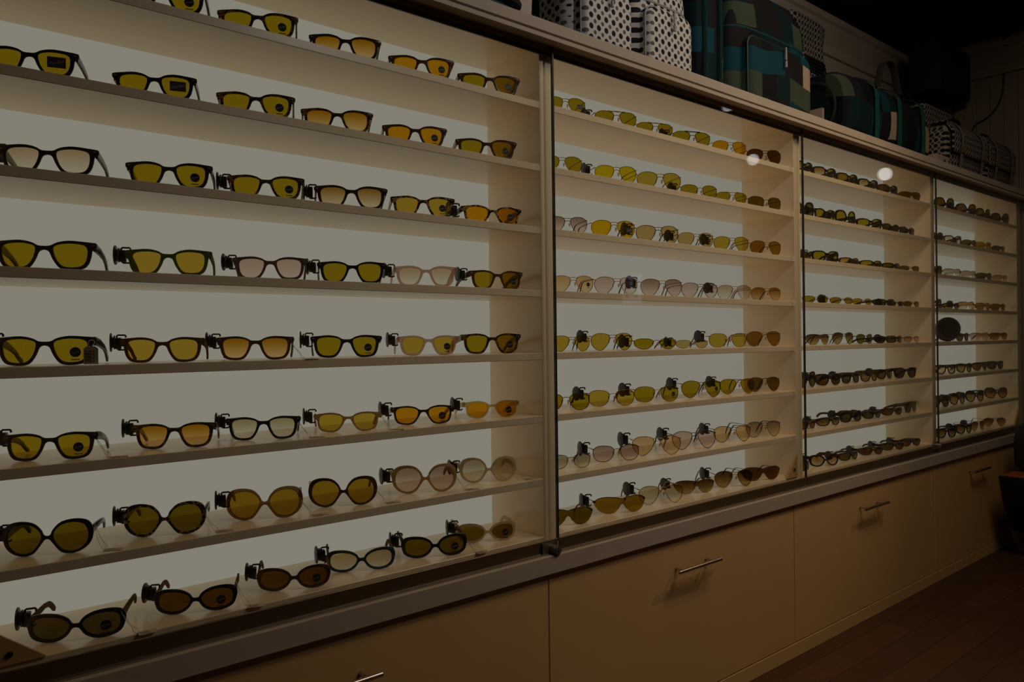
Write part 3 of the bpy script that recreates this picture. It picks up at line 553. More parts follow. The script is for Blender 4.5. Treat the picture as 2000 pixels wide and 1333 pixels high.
 (3, 6): [(1815, 1853, 'BUTT', 'black', 'dark grey', 't'), (1854, 1884, 'BUTT', 'brown', 'dark brown gradient', 't'), (1885, 1921, 'BUTT', 'dark brown', 'dark brown gradient', 't'), (1922, 1967, 'BUTT', 'brown', 'dark brown gradient', '')],
 (3, 7): [(1824, 1867, 'BIGSQ', 'black', 'dark brown gradient', 't'), (1866, 1897, 'BIGSQ', 'dark brown', 'dark brown gradient', 't'), (1896, 1922, 'AVI', 'dark', 'dark brown gradient', 't'), (1920, 1964, 'AVI', 'gold', 'dark brown gradient', '')],
}
RN = ['top', 'second', 'third', 'fourth', 'fifth', 'sixth', 'seventh', 'bottom']
PN = ['leftmost', 'second from left', 'third from left', 'fourth from left', 'fifth from left', 'sixth from left']
FD = {'gold': 'gold', 'dark': 'dark metal'}
def solve(xl, xr, K, z, y0, c, r):
    """stand a pair so that it spans xl..xr: turn it towards the shop entrance as its neighbours are, then fit its size"""
    hw = K['w']*S_; bk = K['k']*K['w']**2*S_
    def width(psi, s):
        c_, n_ = math.cos(psi), math.sin(psi)
        def ends(X):
            E = lambda t: projx(Vector((X+t*hw*s*c_+bk*s*n_, y0-t*hw*s*n_+bk*s*c_, z)))
            return E(-1), E(1)
        a, b_ = -1.5, 6.5; mid = (xl+xr)/2
        for _ in range(34):
            m_ = (a+b_)/2; p, q = ends(m_)
            if (p+q)/2 < mid: a = m_
            else: b_ = m_
        p, q = ends(a); return q-p, a
    want = xr-xl
    if c < 2:
        psi = math.radians(25 if c == 0 else 22); s = want/width(psi, 1)[0]
        if .93 <= s <= 1.26: return width(psi, s)[1], psi, s
        s = min(max(s, .93), 1.24)
    else: s = 1.03
    los, his = math.radians(-16 if c > 1 else 5), math.radians(48)
    for _ in range(26):
        m_ = (los+his)/2
        if width(m_, s)[0] < want: los = m_
        else: his = m_
    psi = los
    s *= min(max(want/width(psi, s)[0], .84), 1.08)
    return width(psi, s)[1], psi, s
n_glass = 0
for (c, r), items in ROWS.items():
    z = SH[r]
    for i, (xl, xr, kd, fc, le, fl) in enumerate(items):
        K = KIND[kd]; fr, lenses, temples = GEO[kd]; wire = bool(K.get('wire') or K.get('shield'))
        y0 = (.038 if c < 2 else .030, .041, .043, .047, .05, .055, .060, .042)[r]+(.032 if 'b' in fl else 0)
        X, psi, s = solve(xl, xr, K, z+.035, y0, c, r)
        back = (K['w']*math.sin(psi)+118*math.cos(psi))*S_*s
        if y0+back > .212: y0 = max(.212-back, .035); X, psi, s = solve(xl, xr, K, z+.035, y0, c, r)
        pos = PN[i] if i < len(items)-1 else 'rightmost'
        bx0, bx1 = BAYS[c]; hw_ = K['w']*S_*s
        if i == 0 and c: fl = fl.replace('t', '')
        X = max(X, bx0+.006+hw_*math.cos(psi)+(.030 if 't' in fl else .002))
        for _ in range(30):
            if X+hw_*math.cos(psi)+118*S_*s*math.sin(psi) < bx1-.008: break
            psi -= math.radians(1.2)
        X = min(X, bx1-.008-hw_*math.cos(psi)-118*S_*s*max(math.sin(psi), 0))
        lab = f"{FD.get(fc, fc)} {K['word']} sunglasses, {le} lenses, {pos}, {RN[r]} shelf, {CABN[c]} cabinet"
        if 'tortoiseshell' in fc and False: pass
        g = empty('sunglasses', (X, y0, z+.0003), lab, 'sunglasses', f'sunglasses on the {RN[r]} shelf of the {CABN[c]} cabinet', -psi)
        g.scale = (s, s, s); n_glass += 1
        off = (0, 0, K['z0']*S_)
        ob('frame_front', fr, g, off, mat=FR[fc])
        for j, (lm, c0) in enumerate(lenses):
            l_ = ob('lens', lm, g, off, mat=LE[le])
            if (j == len(lenses)-1) and ('r' in fl or 'q' in fl):
                dx, dz = (6, -3.5) if 'r' in fl else (3, 1)
                if kd in ('AVI', 'BROW', 'SQW'): dx, dz = 10, -2
                p = Vector(wrap(K, c0.x+dx, -3.1, c0.y+dz))
                st = ob('sticker', ST_R if 'r' in fl else ST_Q, l_, p, math.atan(2*K['k']*(c0.x+dx)))
                if wire: st.scale = (.72, .72, .72)
        for tm in temples: ob('temple', tm, g, off, mat=FR['dark' if (fc == 'gold' and i % 2) else ('horn brown' if (kd == 'RECT' and fc != 'white') else fc)])
        if wire and c == 1 and not K.get('shield'):
            for sg in (-1, 1): ob('nose_pad', PAD, g, (sg*.0083, .0068, off[2]-.002), sg*.5)
        if 't' in fl:
            hx = -(K['w']-(1.5 if wire else 4.2))*S_; hy = K['k']*K['w']**2*S_
            side = -1 if (c == 0 or i == 0) else -1
            ob('security_tag', TAGM, g, (hx-.003, hy+.024, off[2]+K['hz']*S_), random.uniform(-.15, .15))
        if 'p' in fl:
            t_ = ob('price_tag', CARD, g, (K['w']*S_+.033, .004, .0002), .25+random.uniform(-.3, .3)); ob('string', STRG, t_)
        if 'u' in fl:
            t_ = ob('price_tag', CARDUP, g, (K['w']*S_-.006, -.0075, .001), .05); ob('string', STRUP, t_)
print('sunglasses', n_glass)
# round black case on the fifth shelf of the farthest cabinet
p = aty(1851, 655, .09); rc = empty('round_case', (max(p.x, BAYS[3][0]+.092), .09, SH[4]+.0005), 'round glossy black case standing on the fifth shelf, farthest cabinet', 'case', None, -.9)
M_gloss = pbr('glossy_black', (.006, .005, .004), .12)
bm = bmesh.new(); h = .062
tube(bm, [(0, -.018, h+.004), (0, -.016, h+.004), (0, -.008, h+.004), (0, -.001, h+.004)], [.045, .056, .061, .061], 36)
ob('case_lid', mesh('case_lid', bm, M_gloss, True, 50), rc)
bm = bmesh.new(); tube(bm, [(0, 0, h), (0, .02, h), (0, .032, h), (0, .036, h)], [.061, .061, .055, .046], 36); box(bm, -.012, .012, -.004, .004, 0, .004)
ob('case_body', mesh('case_body', bm, M_gloss, True, 50), rc)
# ------------------------------------------------------------------ bags on the cornice
def dots(name, base, dark, grey, sc=31, r1=.27, r2=.20):
    m, N, L, o = newmat(name); b = N.new('ShaderNodeBsdfPrincipled'); b.inputs['Roughness'].default_value = .8; b.inputs['Specular IOR Level'].default_value = .2
    tc = N.new('ShaderNodeTexCoord'); s = N.new('ShaderNodeSeparateXYZ'); L.new(tc.outputs['Object'], s.inputs[0])
    ad = N.new('ShaderNodeMath'); ad.operation = 'ADD'; L.new(s.outputs['X'], ad.inputs[0]); L.new(s.outputs['Y'], ad.inputs[1])
    cb = N.new('ShaderNodeCombineXYZ'); L.new(ad.outputs[0], cb.inputs[0]); L.new(s.outputs['Z'], cb.inputs[1])
    col = None
    for offs, rr, cc in (((0, 0, 0), r1, dark), ((.5, .5, 0), r2, grey)):
        mp = N.new('ShaderNodeMapping'); mp.inputs['Scale'].default_value = (sc, sc, 1); mp.inputs['Location'].default_value = offs; L.new(cb.outputs[0], mp.inputs[0])
        v = N.new('ShaderNodeTexVoronoi'); v.voronoi_dimensions = '2D'; v.inputs['Scale'].default_value = 1; v.inputs['Randomness'].default_value = 0; L.new(mp.outputs[0], v.inputs['Vector'])
        lt = N.new('ShaderNodeMath'); lt.operation = 'LESS_THAN'; lt.inputs[1].default_value = rr; L.new(v.outputs['Distance'], lt.inputs[0])
        mx = N.new('ShaderNodeMix'); mx.data_type = 'RGBA'; L.new(lt.outputs[0], mx.inputs[0])
        if col: L.new(col, mx.inputs[6])
        else: mx.inputs[6].default_value = tuple(base)+(1,)
        mx.inputs[7].default_value = tuple(cc)+(1,); col = mx.outputs[2]
    L.new(col, b.inputs['Base Color']); L.new(b.outputs[0], o.inputs[0]); return m
def patches(name, cols, sx=8, sz=7, seed=0):
    m, N, L, o = newmat(name); b = N.new('ShaderNodeBsdfPrincipled'); b.inputs['Roughness'].default_value = .8; b.inputs['Specular IOR Level'].default_value = .15
    tc = N.new('ShaderNodeTexCoord'); s = N.new('ShaderNodeSeparateXYZ'); L.new(tc.outputs['Object'], s.inputs[0])
    def M(op, a, b_=None, c_=None):
        n = N.new('ShaderNodeMath'); n.operation = op
        for i, v in enumerate((a, b_, c_)):
            if v is None: continue
            if isinstance(v, (int, float)): n.inputs[i].default_value = v
            else: L.new(v, n.inputs[i])
        return n.outputs[0]
    u = M('ADD', s.outputs['X'], s.outputs['Y'])
    wv = M('MULTIPLY', M('SINE', M('MULTIPLY', u, 17)), .012)
    row = M('FLOOR', M('MULTIPLY_ADD', M('ADD', s.outputs['Z'], wv), sz, seed*1.7))
    wn = N.new('ShaderNodeTexWhiteNoise'); wn.noise_dimensions = '1D'; L.new(row, wn.inputs['W'])
    ux = M('FLOOR', M('ADD', M('MULTIPLY', u, M('MULTIPLY_ADD', wn.outputs['Value'], sx*.9, sx*.6)), M('MULTIPLY', wn.outputs['Value'], 7.3)))
    cb = N.new('ShaderNodeCombineXYZ'); L.new(ux, cb.inputs[0]); L.new(row, cb.inputs[1]); cb.inputs[2].default_value = seed
    w2 = N.new('ShaderNodeTexWhiteNoise'); w2.noise_dimensions = '3D'; L.new(cb.outputs[0], w2.inputs['Vector'])
    r = N.new('ShaderNodeValToRGB'); r.color_ramp.interpolation = 'CONSTANT'; e = r.color_ramp.elements
    e[0].position = 0; e[0].color = tuple(cols[0])+(1,); e[1].position = 1/len(cols); e[1].color = tuple(cols[1])+(1,)
    for i in range(2, len(cols)): q = e.new(i/len(cols)); q.color = tuple(cols[i])+(1,)
    L.new(w2.outputs['Value'], r.inputs[0]); L.new(r.outputs[0], b.inputs['Base Color']); L.new(b.outputs[0], o.inputs[0]); return m
WH, BK, GY = (.62, .60, .60), (.012, .011, .014), (.12, .11, .11)
M_dot = dots('dotted_canvas', WH, BK, GY); M_dot2 = dots('dotted_canvas_small', (.30, .27, .26), BK, (.05, .045, .045), 34, .33, .22)
TE, TD, CR, GN, NV = (.002, .042, .055), (.003, .018, .022), (.42, .31, .24), (.05, .07, .045), (.005, .006, .012)
M_pat = patches('patchwork_canvas', [NV, TE, BK, TD, CR, BK, (.004, .05, .075), GN, NV, BK, TD], 11, 11.5, 6)
M_teal = pbr('teal_webbing', (.003, .07, .055), .6); M_tealb = pbr('teal_canvas', (.004, .055, .062), .7)
M_blk = pbr('black_canvas', (.01, .009, .009), .8); M_grey = pbr('grey_piping', (.35, .34, .34), .6); M_brass = pbr('brass_clasp', (.45, .30, .14), .35, metal=.9)
def body(bm, w, d, h, n=4.0, top=.75, seg=36, zs=11, z0=0, yo=0, mi=0, lean=0):
    """soft bag body: super-ellipse sections, rounded at the top and bottom"""
    rings = []
    for k in range(zs+1):
        t = k/zs; z = h*(t-.0)
        f = min(1, (max(t, .0)/.08+.55)) if t < .06 else 1
        if t > .7: f = top+(1-top)*math.sqrt(max(0, 1-((t-.7)/.3)**2))
        bul = 1+.05*math.sin(math.pi*t)
        r = []
        for i in range(seg):
            a = 2*math.pi*i/seg; ca, sa = math.cos(a), math.sin(a)
            r.append((math.copysign(abs(ca)**(2/n), ca)*w/2*f*bul, yo+math.copysign(abs(sa)**(2/n), sa)*d/2*f*bul+lean*z, z0+z))
        rings.append(r)
    loft(bm, rings, mi=mi)
def superloop(w, d, z, n=4, yo=0, seg=36):
    return [(math.copysign(abs(math.cos(a))**(2/n), math.cos(a))*w/2, yo+math.copysign(abs(math.sin(a))**(2/n), math.sin(a))*d/2, z) for a in (2*math.pi*i/seg for i in range(seg))]
def archloop(w, h, y, z0, r=.04, seg=6):
    pts = []
    for cx, cz, a0 in ((w/2-r, z0+r, -90), (w/2-r, z0+h-r, 0), (-w/2+r, z0+h-r, 90), (-w/2+r, z0+r, 180)):
        for i in range(seg+1): a = math.radians(a0+90*i/seg); pts.append((cx+r*math.cos(a), y, cz+r*math.sin(a)))
    return pts
def pocket(w, h, d, y, z0, mat, name='front_pocket', parent=None):
    bm = bmesh.new(); rings = []
    for t, s in ((0, 1), (.6, .98), (.9, .93), (1, .84)):
        rings.append([(p[0]*s, y-d*t, z0+h/2+(p[2]-z0-h/2)*s) for p in archloop(w, h, 0, z0)])
    loft(bm, rings); o = ob(name, mesh(name, bm, mat, True, 50), parent)
    bm = bmesh.new(); tube(bm, archloop(w*.985, h*.985, y-d*.62, z0+h*.0075), .0032, 6, True); ob('piping', mesh('piping', bm, M_grey if mat is not M_pat else M_teal, True), o); return o
def strap(parent, pts, w=.03, mat=None, name='strap', axis=(1, 0, 0), th=.004):
    """flat webbing: width along axis"""
    P = smooth(pts, 4, False); ax = Vector(axis); rings = []
    for i, p in enumerate(P):
        t = (P[min(i+1, len(P)-1)]-P[max(i-1, 0)]).normalized(); nn = t.cross(ax)
        nn = nn.normalized() if nn.length > .05 else Vector((0, 1, 0))
        rings.append([p+ax*(a*w/2)+nn*(b_*th/2) for a, b_ in ((-1, -.6), (-.8, -1), (.8, -1), (1, -.6), (1, .6), (.8, 1), (-.8, 1), (-1, .6))])
    bm = bmesh.new(); loft(bm, rings); return ob(name, mesh(name, bm, mat, True, 50), parent)
BG = 'bags standing on the cornice'
def backpack(x0, x1, yc, d, h, mat, label, trim, lab2=None, rz=0):
    w = x1-x0; E_ = empty('backpack', ((x0+x1)/2, yc, TOPZ+.0005), label, 'backpack', BG, rz)
    bm = bmesh.new(); body(bm, w*.95, d, h); ob('body', mesh('body', bm, mat, True, 60), E_)
    pk = pocket(w*.80, h*.52, .045, -d/2+.012, .035, mat, parent=E_)
    bm = bmesh.new(); box(bm, -.004, .004, -d/2-.046, -d/2-.042, .035+h*.40, .035+h*.50); cyl(bm, (0, -d/2-.044, .035+h*.39), (0, -d/2-.044, .035+h*.34), .005, 8); ob('zip_pull', mesh('zip_pull', bm, M_grey), pk)
    bm = bmesh.new(); tube(bm, superloop(w*.985, d*1.03, h*.66), .0045, 6, True); ob('zip', mesh('zip', bm, trim), E_)
    strap(E_, [(-.05, .01, h-.01), (-.045, 0, h+.035), (0, 0, h+.05), (.045, 0, h+.035), (.05, .01, h-.01)], .028, trim, 'handle', (0, 1, 0))
    for s in (-1, 1): strap(E_, [(s*w*.25, d/2, h*.93), (s*w*.28, d/2+.035, h*.7), (s*w*.32, d/2+.03, h*.3), (s*w*.36, d/2-.005, h*.08)], .05, trim)
    return E_
# teal travel bag over the nearest cabinet
tb = empty('travel_bag', (1.08, .26, TOPZ+.0005), 'teal travel bag with black base trim at the photo top edge', 'travel bag', BG)
bm = bmesh.new(); body(bm, .72, .24, .42, 6); ob('body', mesh('body', bm, M_tealb, True, 60), tb)
bm = bmesh.new(); tube(bm, superloop(.775, .27, .135, 6), .012, 8, True); ob('strap', mesh('strap', bm, M_blk), tb)
strap(tb, [(-.12, -.11, .30), (-.1, -.15, .44), (0, -.15, .5), (.1, -.15, .44), (.12, -.11, .30)], .03, M_blk, 'handle', (0, 1, 0))
backpack(1.595, 1.868, .17, .16, .39, M_dot, 'white backpack with black polka dots, left one of the dotted pair', M_teal)
backpack(1.885, 2.175, .17, .16, .40, M_dot, 'white backpack with black polka dots, beside the teal patchwork bags', M_grey)
pa = empty('trolley_bag', (2.28, .19, TOPZ+.0005), 'narrow dark teal patchwork bag beside the dotted backpacks', 'trolley bag', BG)
bm = bmesh.new(); body(bm, .17, .22, .55, 6); ob('body', mesh('body', bm, M_pat, True, 60), pa)
bm = bmesh.new()
for xx in (-.055, .03): 
    b2 = [(xx, -.118, .01), (xx, -.119, .2), (xx, -.118, .5)]; tube(bm, b2, .014, 8, flat=.3)
ob('strap', mesh('strap', bm, M_tealb), pa)
pb = backpack(2.41, 2.96, .16, .17, .47, M_pat, 'large teal black and cream patchwork backpack with front pocket', M_tealb)
bm = bmesh.new(); tube(bm, [(-.25, -.03, .004), (-.25, -.10, .004), (.0, -.125, .004), (.2, -.11, .004), (.25, -.03, .004)], .012, 8, flat=.5)
ob('base_trim', mesh('base_trim', bm, M_teal), pb)
bm = bmesh.new(); cyl(bm, (-.17, -.10, .02), (-.185, -.098, .17), .003, 6); ob('cord', mesh('cord', bm, M_grey), pb)
# tall slack dotted tote
tt = empty('tote_bag', (3.50, .46, TOPZ+.0005), 'tall slack dark dotted cloth bag behind the patchwork backpack', 'tote bag', BG)
bm = bmesh.new(); rings = []
for k in range(25):
    t = k/24; z = .72*t; r = []
    for i in range(64):
        a = 2*math.pi*i/64; ca, sa = math.cos(a), math.sin(a); f = 1+.035*math.sin(a*9+t*5)+.03*math.sin(a*5-t*9)+.05*math.sin(t*7+a)*t
        if t < .12: f *= 1.06+.05*math.sin(t*60)
        r.append((math.copysign(abs(ca)**.6, ca)*.225*f, math.copysign(abs(sa)**.6, sa)*.075*f, z))
    rings.append(r)
loft(bm, rings); ob('body', mesh('body', bm, M_dot2, True, 80), tt)
bm = bmesh.new()
for k in range(5): tube(bm, superloop(.44+.02*math.sin(k), .16, .46+.016*k, 4), .0045, 6, True)
ob('drawstring', mesh('drawstring', bm, M_blk), tt)
# patchwork duffel
du = empty('duffel_bag', (3.60, .175, TOPZ+.0005), 'long teal patchwork duffel bag lying beside the tall dotted cloth bag', 'duffel bag', BG)
bm = bmesh.new(); rings = []
for k in range(17):
    x = -.44+.88*k/16; e = 1-.10*abs(k/8-1)**6; r = []
    hh = .33*(1-.10*max(0, k/16-.2))*e
    for i in range(32):
        a = math.pi*2*i/32; r.append((x, math.copysign(abs(math.cos(a))**.6, math.cos(a))*.145*e, hh/2+math.copysign(abs(math.sin(a))**.75, math.sin(a))*hh/2*(1+.03*math.sin(k*1.7))))
    rings.append(r)
loft(bm, rings); ob('body', mesh('body', bm, patches('patchwork_canvas_dark', [NV, TD, BK, TE, NV, CR, BK, TD, GN, NV], 10, 8, 5), True, 60), du)
for xx in (-.18, .05, .31): strap(du, [(xx, -.150, .02), (xx, -.155, .15), (xx+.01, -.140, .28), (xx+.02, -.06, .335)], .038, M_teal)
strap(du, [(-.18, -.155, .27), (-.12, -.15, .38), (0, -.14, .41), (.05, -.15, .28)], .03, M_blk, 'handle', (0, 1, 0))
bm = bmesh.new(); tube(bm, [(-.452, math.cos(a)*.10, .155+math.sin(a)*.11) for a in (2*math.pi*i/24 for i in range(24))], .006, 6, True); box(bm, -.465, -.448, -.05, .02, .06, .15, 1)
ob('end_patch', mesh('end_patch', bm, [M_blk, pbr('cream_canvas', CR, .8)], False), du)
# open dotted box bag, beige box and two dotted satchels
bb = empty('box_bag', (4.46, .30, TOPZ+.0005), 'open dotted box bag with black inside, behind the beige box', 'box bag', BG)
bm = bmesh.new(); x_, y_, h_, t_ = .17, .14, .40, .012
box(bm, -x_, x_, -y_, y_, 0, t_); box(bm, -x_, x_, -y_, -y_+t_, t_, h_); box(bm, -x_, x_, y_-t_, y_, t_, h_); box(bm, -x_, x_, -y_+t_, y_-t_, h_-t_, h_); box(bm, x_-t_, x_, -y_+t_, y_-t_, t_, h_-t_)
ob('body', mesh('body', bm, M_dot2, False), bb)
bm = bmesh.new(); box(bm, -x_+.02, x_-t_-.001, -y_+t_+.001, y_-t_-.001, t_+.001, h_-t_-.001); ob('lining', mesh('lining', bm, M_blk, False), bb)
be = empty('storage_box', (4.14, .065, TOPZ+.0005), 'small beige box with round hole in front of the open dotted bag', 'box', None)
bm = bmesh.new(); box(bm, -.075, .075, -.045, .045, 0, .075); bevel(bm, .002); ob('body', mesh('body', bm, pbr('beige_card', (.45, .33, .29), .8), False), be)
bm = bmesh.new(); cyl(bm, (-.0745, .0, .045), (-.0765, .0, .045), .011, 16); cyl(bm, (.02, -.0445, .05), (.02, -.0462, .05), .008, 16); ob('finger_hole', mesh('finger_hole', bm, M_blk), be)
M_strp = pbr('striped_webbing', (.20, .17, .15), .7)
def satchel(x0, x1, yc, d, h, label):
    w = x1-x0; E_ = empty('satchel', ((x0+x1)/2, yc, TOPZ+.0005), label, 'satchel', BG)
    bm = bmesh.new(); body(bm, w*.95, d, h, 6, .85); ob('body', mesh('body', bm, M_dot2, True, 60), E_)
    bm = bmesh.new(); pr = [(-d/2-.012, h*.42), (-d/2-.014, h*.8), (-d/2+.02, h*1.01), (d/2-.03, h*1.02), (d/2-.03, h*1.045), (-d/2+.015, h*1.035), (-d/2-.022, h*.82), (-d/2-.02, h*.42)]
    loft(bm, [[(x, a, b_) for a, b_ in pr] for x in (-w*.47, w*.47)]); ob('flap', mesh('flap', bm, M_dot2, True, 40), E_)
    for s in (-.28, .28):
        st = strap(E_, [(s*w, -d/2-.014, .02), (s*w, -d/2-.026, h*.42), (s*w, -d/2-.028, h*.8), (s*w, -d/2+.02, h*1.05), (s*w, d/2-.03, h*1.06)], .028, M_strp)
        bm = bmesh.new(); box(bm, s*w-.018, s*w+.018, -d/2-.036, -d/2-.026, h*.42, h*.52); ob('clasp', mesh('clasp', bm, M_brass, False), st)
    strap(E_, [(-.07, 0, h*1.03), (-.05, 0, h*1.03+.05), (.05, 0, h*1.03+.05), (.07, 0, h*1.03)], .025, M_blk, 'handle', (0, 1, 0))
satchel(4.22, 4.74, .09, .13, .265, 'grey dotted satchel with brass clasps, next to the open dotted bag')
satchel(4.76, 5.20, .11, .16, .27, 'grey dotted satchel nearest the panelled end wall')
# ------------------------------------------------------------------ loudspeaker, cables
sp = empty('loudspeaker', (4.97, .34, 2.575), 'black box loudspeaker mounted high in the corner', 'loudspeaker')
bm = bmesh.new(); box(bm, -.22, .225, -.09, .09, 0, .29); bevel(bm, .006, 2); ob('enclosure', mesh('enclosure', bm, pbr('black_vinyl', (.010, .008, .007), .7), True, 30), sp)
bm = bmesh.new(); box(bm, -.205, .21, -.098, -.091, .015, .275); bevel(bm, .002); ob('grille', mesh('grille', bm, pbr('speaker_cloth', (.018, .013, .01), .95, noise=.5, nscale=300), False), sp)
bm = bmesh.new(); tube(bm, [(-.05, .05, -.06), (-.02, .05, -.03), (.0, .04, -.002)], .03, 12); box(bm, -.12, .02, .09, .2795, -.07, -.03); ob('bracket', mesh('bracket', bm, M_black, True, 40), sp)
def cable(pp, label, r=.005):
    bm = bmesh.new(); pts = smooth(pp, 6, False); o0 = pts[0].copy(); tube(bm, [p-o0 for p in pts], r, 6)
    o = ob('cable', mesh('cable', bm, M_black, True, 80)); o.location = o0; tag(o, label, 'cable')
XC = XE-.013
def onend(px, py): d = ray(px, py); q = CAM+d*((XC-CAM.x)/d.x); return (q.x, q.y, q.z)
XC = XE-.09
c0_ = [onend(2010, 55), onend(1985, 62), onend(1963, 74)]
XC = XE-.013
cable(c0_+[onend(1935, 105), onend(1912, 135), onend(1893, 150)], 'black cable sagging from the end wall top to the loudspeaker')
cable([onend(1957, 96), onend(1960, 140), onend(1958, 180), onend(1945, 212), onend(1925, 232), onend(1906, 243), onend(1896, 262)], 'black cable loop hanging down the panelled end wall')
cable([onend(1867, 176), onend(1864, 200), onend(1862, 225), onend(1862, 255)], 'short black cable dropping below the loudspeaker', .004)
# ------------------------------------------------------------------ bags at the right edge
fb = empty('carry_bag', (4.68, -.23, 0), 'black and orange tapered bag on grey feet at right photo edge', 'bag')
M_or = pbr('orange_canvas', (.30, .07, .01), .7); M_lg = pbr('light_grey_plastic', (.30, .28, .29), .5)
def slab(name, prof, y0_, y1_, mat, par, bv=.008):
    bm = bmesh.new(); loft(bm, [[(x, yy, z) for x, z in prof] for yy in (y0_, y1_)]); bevel(bm, bv, 2); return ob(name, mesh(name, bm, mat, True, 40), par)
slab('shell', [(-.30, .44), (-.235, .31), (-.12, .15), (.02, .09), (.30, .09), (.36, .44)], -.09, .10, M_or, fb)
slab('front_panel', [(-.27, .432), (-.17, .32), (-.06, .235), (.10, .215), (.30, .23), (.34, .432)], -.122, -.092, M_blk, fb)
slab('side_edge', [(-.318, .445), (-.302, .445), (-.238, .31), (-.125, .15), (-.14, .145), (-.255, .31)], -.08, .09, M_blk, fb, .003)
bm = bmesh.new(); tube(bm, smooth([(-.10, -.124, .39), (-.11, -.124, .34), (-.08, -.124, .28), (.02, -.124, .25), (.12, -.124, .26)], 5, False), .004, 6); ob('piping', mesh('piping', bm, M_grey), fb)
bm = bmesh.new(); box(bm, -.10, -.05, -.127, -.122, .365, .39); ob('badge', mesh('badge', bm, M_lg, False), fb)
for yy in (-.07, .08):
    bm = bmesh.new(); tube(bm, [(-.13, yy, .17), (-.05, yy, .06), (.0, yy, .03)], [.02, .018, .014], 8); cyl(bm, (.0, yy-.012, .0255), (.0, yy+.012, .0255), .025, 18); ob('foot', mesh('foot', bm, M_lg, True, 40), fb)
bm = bmesh.new()
for yy in (-.07, .08): cyl(bm, (.28, yy-.012, .0255), (.28, yy+.012, .0255), .025, 18); cyl(bm, (.28, yy, .04), (.28, yy, .1), .014, 10)
ob('foot', mesh('foot', bm, M_lg, True, 40), fb)
hb = empty('shoulder_bag', (4.80, -.22, .4405), 'black shoulder bag sitting on top of the orange bag', 'bag')
bm = bmesh.new(); body(bm, .44, .17, .24, 6); ob('body', mesh('body', bm, M_blk, True, 60), hb)
strap(hb, [(-.16, -.07, .23), (-.10, -.095, .15), (0, -.098, .11), (.10, -.095, .15), (.16, -.07, .23)], .03, pbr('charcoal_webbing', (.03, .025, .022), .7))
bm = bmesh.new(); cyl(bm, (-.195, -.075, .05), (-.205, -.095, .05), .012, 12); ob('buckle', mesh('buckle', bm, M_lg), hb)
# ------------------------------------------------------------------ lamps of the shop, plus added fill lights
M_can = pbr('white_lamp_metal', (.6, .58, .55), .4)
def disc_light(pos, aim, power, col, size, label=None, spread=180):
    l = bpy.data.lights.new('spot_or_fill_disc', 'AREA'); l.shape = 'DISK'; l.size = size; l.energy = power; l.color = col; l.spread = math.radians(spread)
    o = bpy.data.objects.new('spot_or_fill_disc', l); COL.objects.link(o); o.location = pos
    d = (Vector(aim)-Vector(pos)).normalized(); o.rotation_euler = d.to_track_quat('-Z', 'Y').to_euler()
    if label:
        E_ = empty('track_spotlight', pos, label, 'spotlight', 'track spotlights of the shop'); E_.rotation_euler = o.rotation_euler
        bm = bmesh.new(); rr = size/2+.004
        tube(bm, [(0, 0, -.004), (0, 0, .05), (0, 0, .10), (0, 0, .105)], [rr, rr, rr*.8, rr*.5], 24)
        bmesh.ops.delete(bm, geom=[f for f in bm.faces if all(abs(v.co.z+.004) < 1e-5 for v in f.verts)], context='FACES')
        ob('lamp_can', mesh('lamp_can', bm, M_can, True, 40), E_)
        bm = bmesh.new(); inv = E_.rotation_euler.to_matrix().inverted(); top = inv @ Vector((0, 0, ZC-.001-pos[2])); cyl(bm, Vector((0, 0, .05)), top, .006, 8); ob('stem', mesh('stem', bm, M_can), E_)
def mirror_pos(px, py, xt):
    h = aty(px, py, YG); d = ray(px, py); d.y *= -1; return h+d*((xt-h.x)/d.x)
KEY = (1.0, .74, .45)
for (px, py, xt, nm) in ((1423, 205, 4.38, 'ceiling'), (1472, 312, 5.02, 'end wall'), (1730, 340, 4.98, 'corner')):
    p = mirror_pos(px, py, xt); q = aty(px, py, YG)
    disc_light(p, q, 2.2*math.pi*math.pi*.04**2, (1, .97, .95), .08, f'white track spotlight reflected in the glass, hanging near the {nm}')
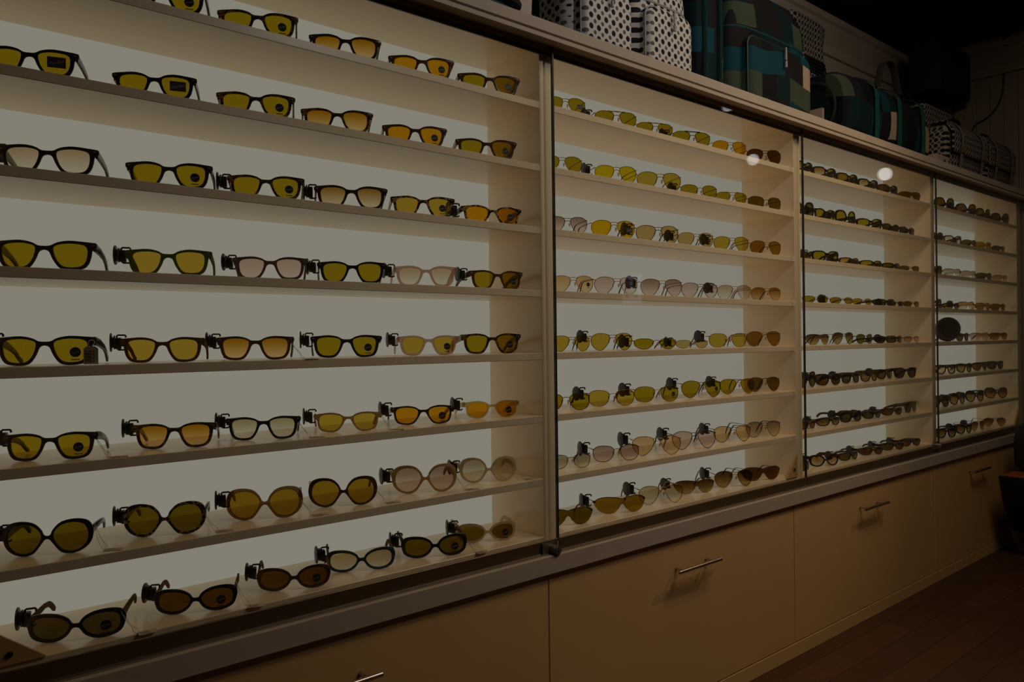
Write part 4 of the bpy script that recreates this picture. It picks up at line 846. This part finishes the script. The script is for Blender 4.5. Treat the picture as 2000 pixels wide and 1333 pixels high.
def cone(name, pos, aim, power, col, ang, blend, rad):
    l = bpy.data.lights.new(name, 'SPOT'); l.energy = power; l.color = col; l.spot_size = math.radians(ang); l.spot_blend = blend; l.shadow_soft_size = rad
    o = bpy.data.objects.new(name, l); COL.objects.link(o); o.location = pos
    o.rotation_euler = (Vector(aim)-Vector(pos)).normalized().to_track_quat('-Z', 'Y').to_euler()
cone('key_or_fill_spot', (4.2, -1.2, 2.86), (1.9, 0, .5), 38, (1.0, .66, .34), 58, 1.0, .04)
cone('key_or_fill_spot', (1.7, -1.75, 2.93), (1.9, .4, 2.1), 34, (1.0, .96, .95), 110, 1.0, .10)  # added neutral light aimed at the bags; stands for no known fitting
disc_light((2.6, -1.0, 2.93), (2.6, -.6, 0), 19, (1.0, .78, .52), 1.1)  # added broad warm fill from overhead, not one of the shop's spotlights
# white picture board on the end wall, seen only as a reflection in the second cabinet's pane
qs = [mirror_pos(px, py, XE-.012) for px, py in ((1217, 541), (1253, 592))]
ya, yb, za, zb_ = qs[1].y, qs[0].y, qs[1].z, qs[0].z
wp = empty('wall_poster', (XE-.004, (ya+yb)/2, za), 'lit white poster with sunglasses pictures, mirrored in second cabinet glass', 'poster')
bm = bmesh.new(); hw_ = abs(yb-ya)/2; hh_ = zb_-za; box(bm, -.012, 0, -hw_, hw_, 0, hh_); ob('board', mesh('board', bm, emit('lit_poster', (.34, .34, .44), 1), False), wp)
bm = bmesh.new()
for zc, rr in ((.80, .11), (.62, .09), (.33, .08)):
    for sg in (-1, 1): cyl(bm, (-.0125, sg*hw_*.45, hh_*zc), (-.0135, sg*hw_*.45, hh_*zc), hw_*.33, 18)
    box(bm, -.0135, -.0125, -hw_*.2, hw_*.2, hh_*zc, hh_*zc+.01)
ob('picture', mesh('picture', bm, M_ink, False), wp)
w = bpy.data.worlds.new('world'); scene.world = w; w.use_nodes = True
w.node_tree.nodes['Background'].inputs[0].default_value = (0, 0, 0, 1)
# ------------------------------------------------------------------ render look
vs = scene.view_settings; vs.view_transform = 'Standard'; vs.look = 'None'; vs.exposure = 0; vs.gamma = 1; vs.use_curve_mapping = False
cy = scene.cycles; cy.max_bounces = 14; cy.diffuse_bounces = 8; cy.glossy_bounces = 4; cy.transparent_max_bounces = 40; cy.transmission_bounces = 6
cy.caustics_reflective = False; cy.sample_clamp_indirect = 4
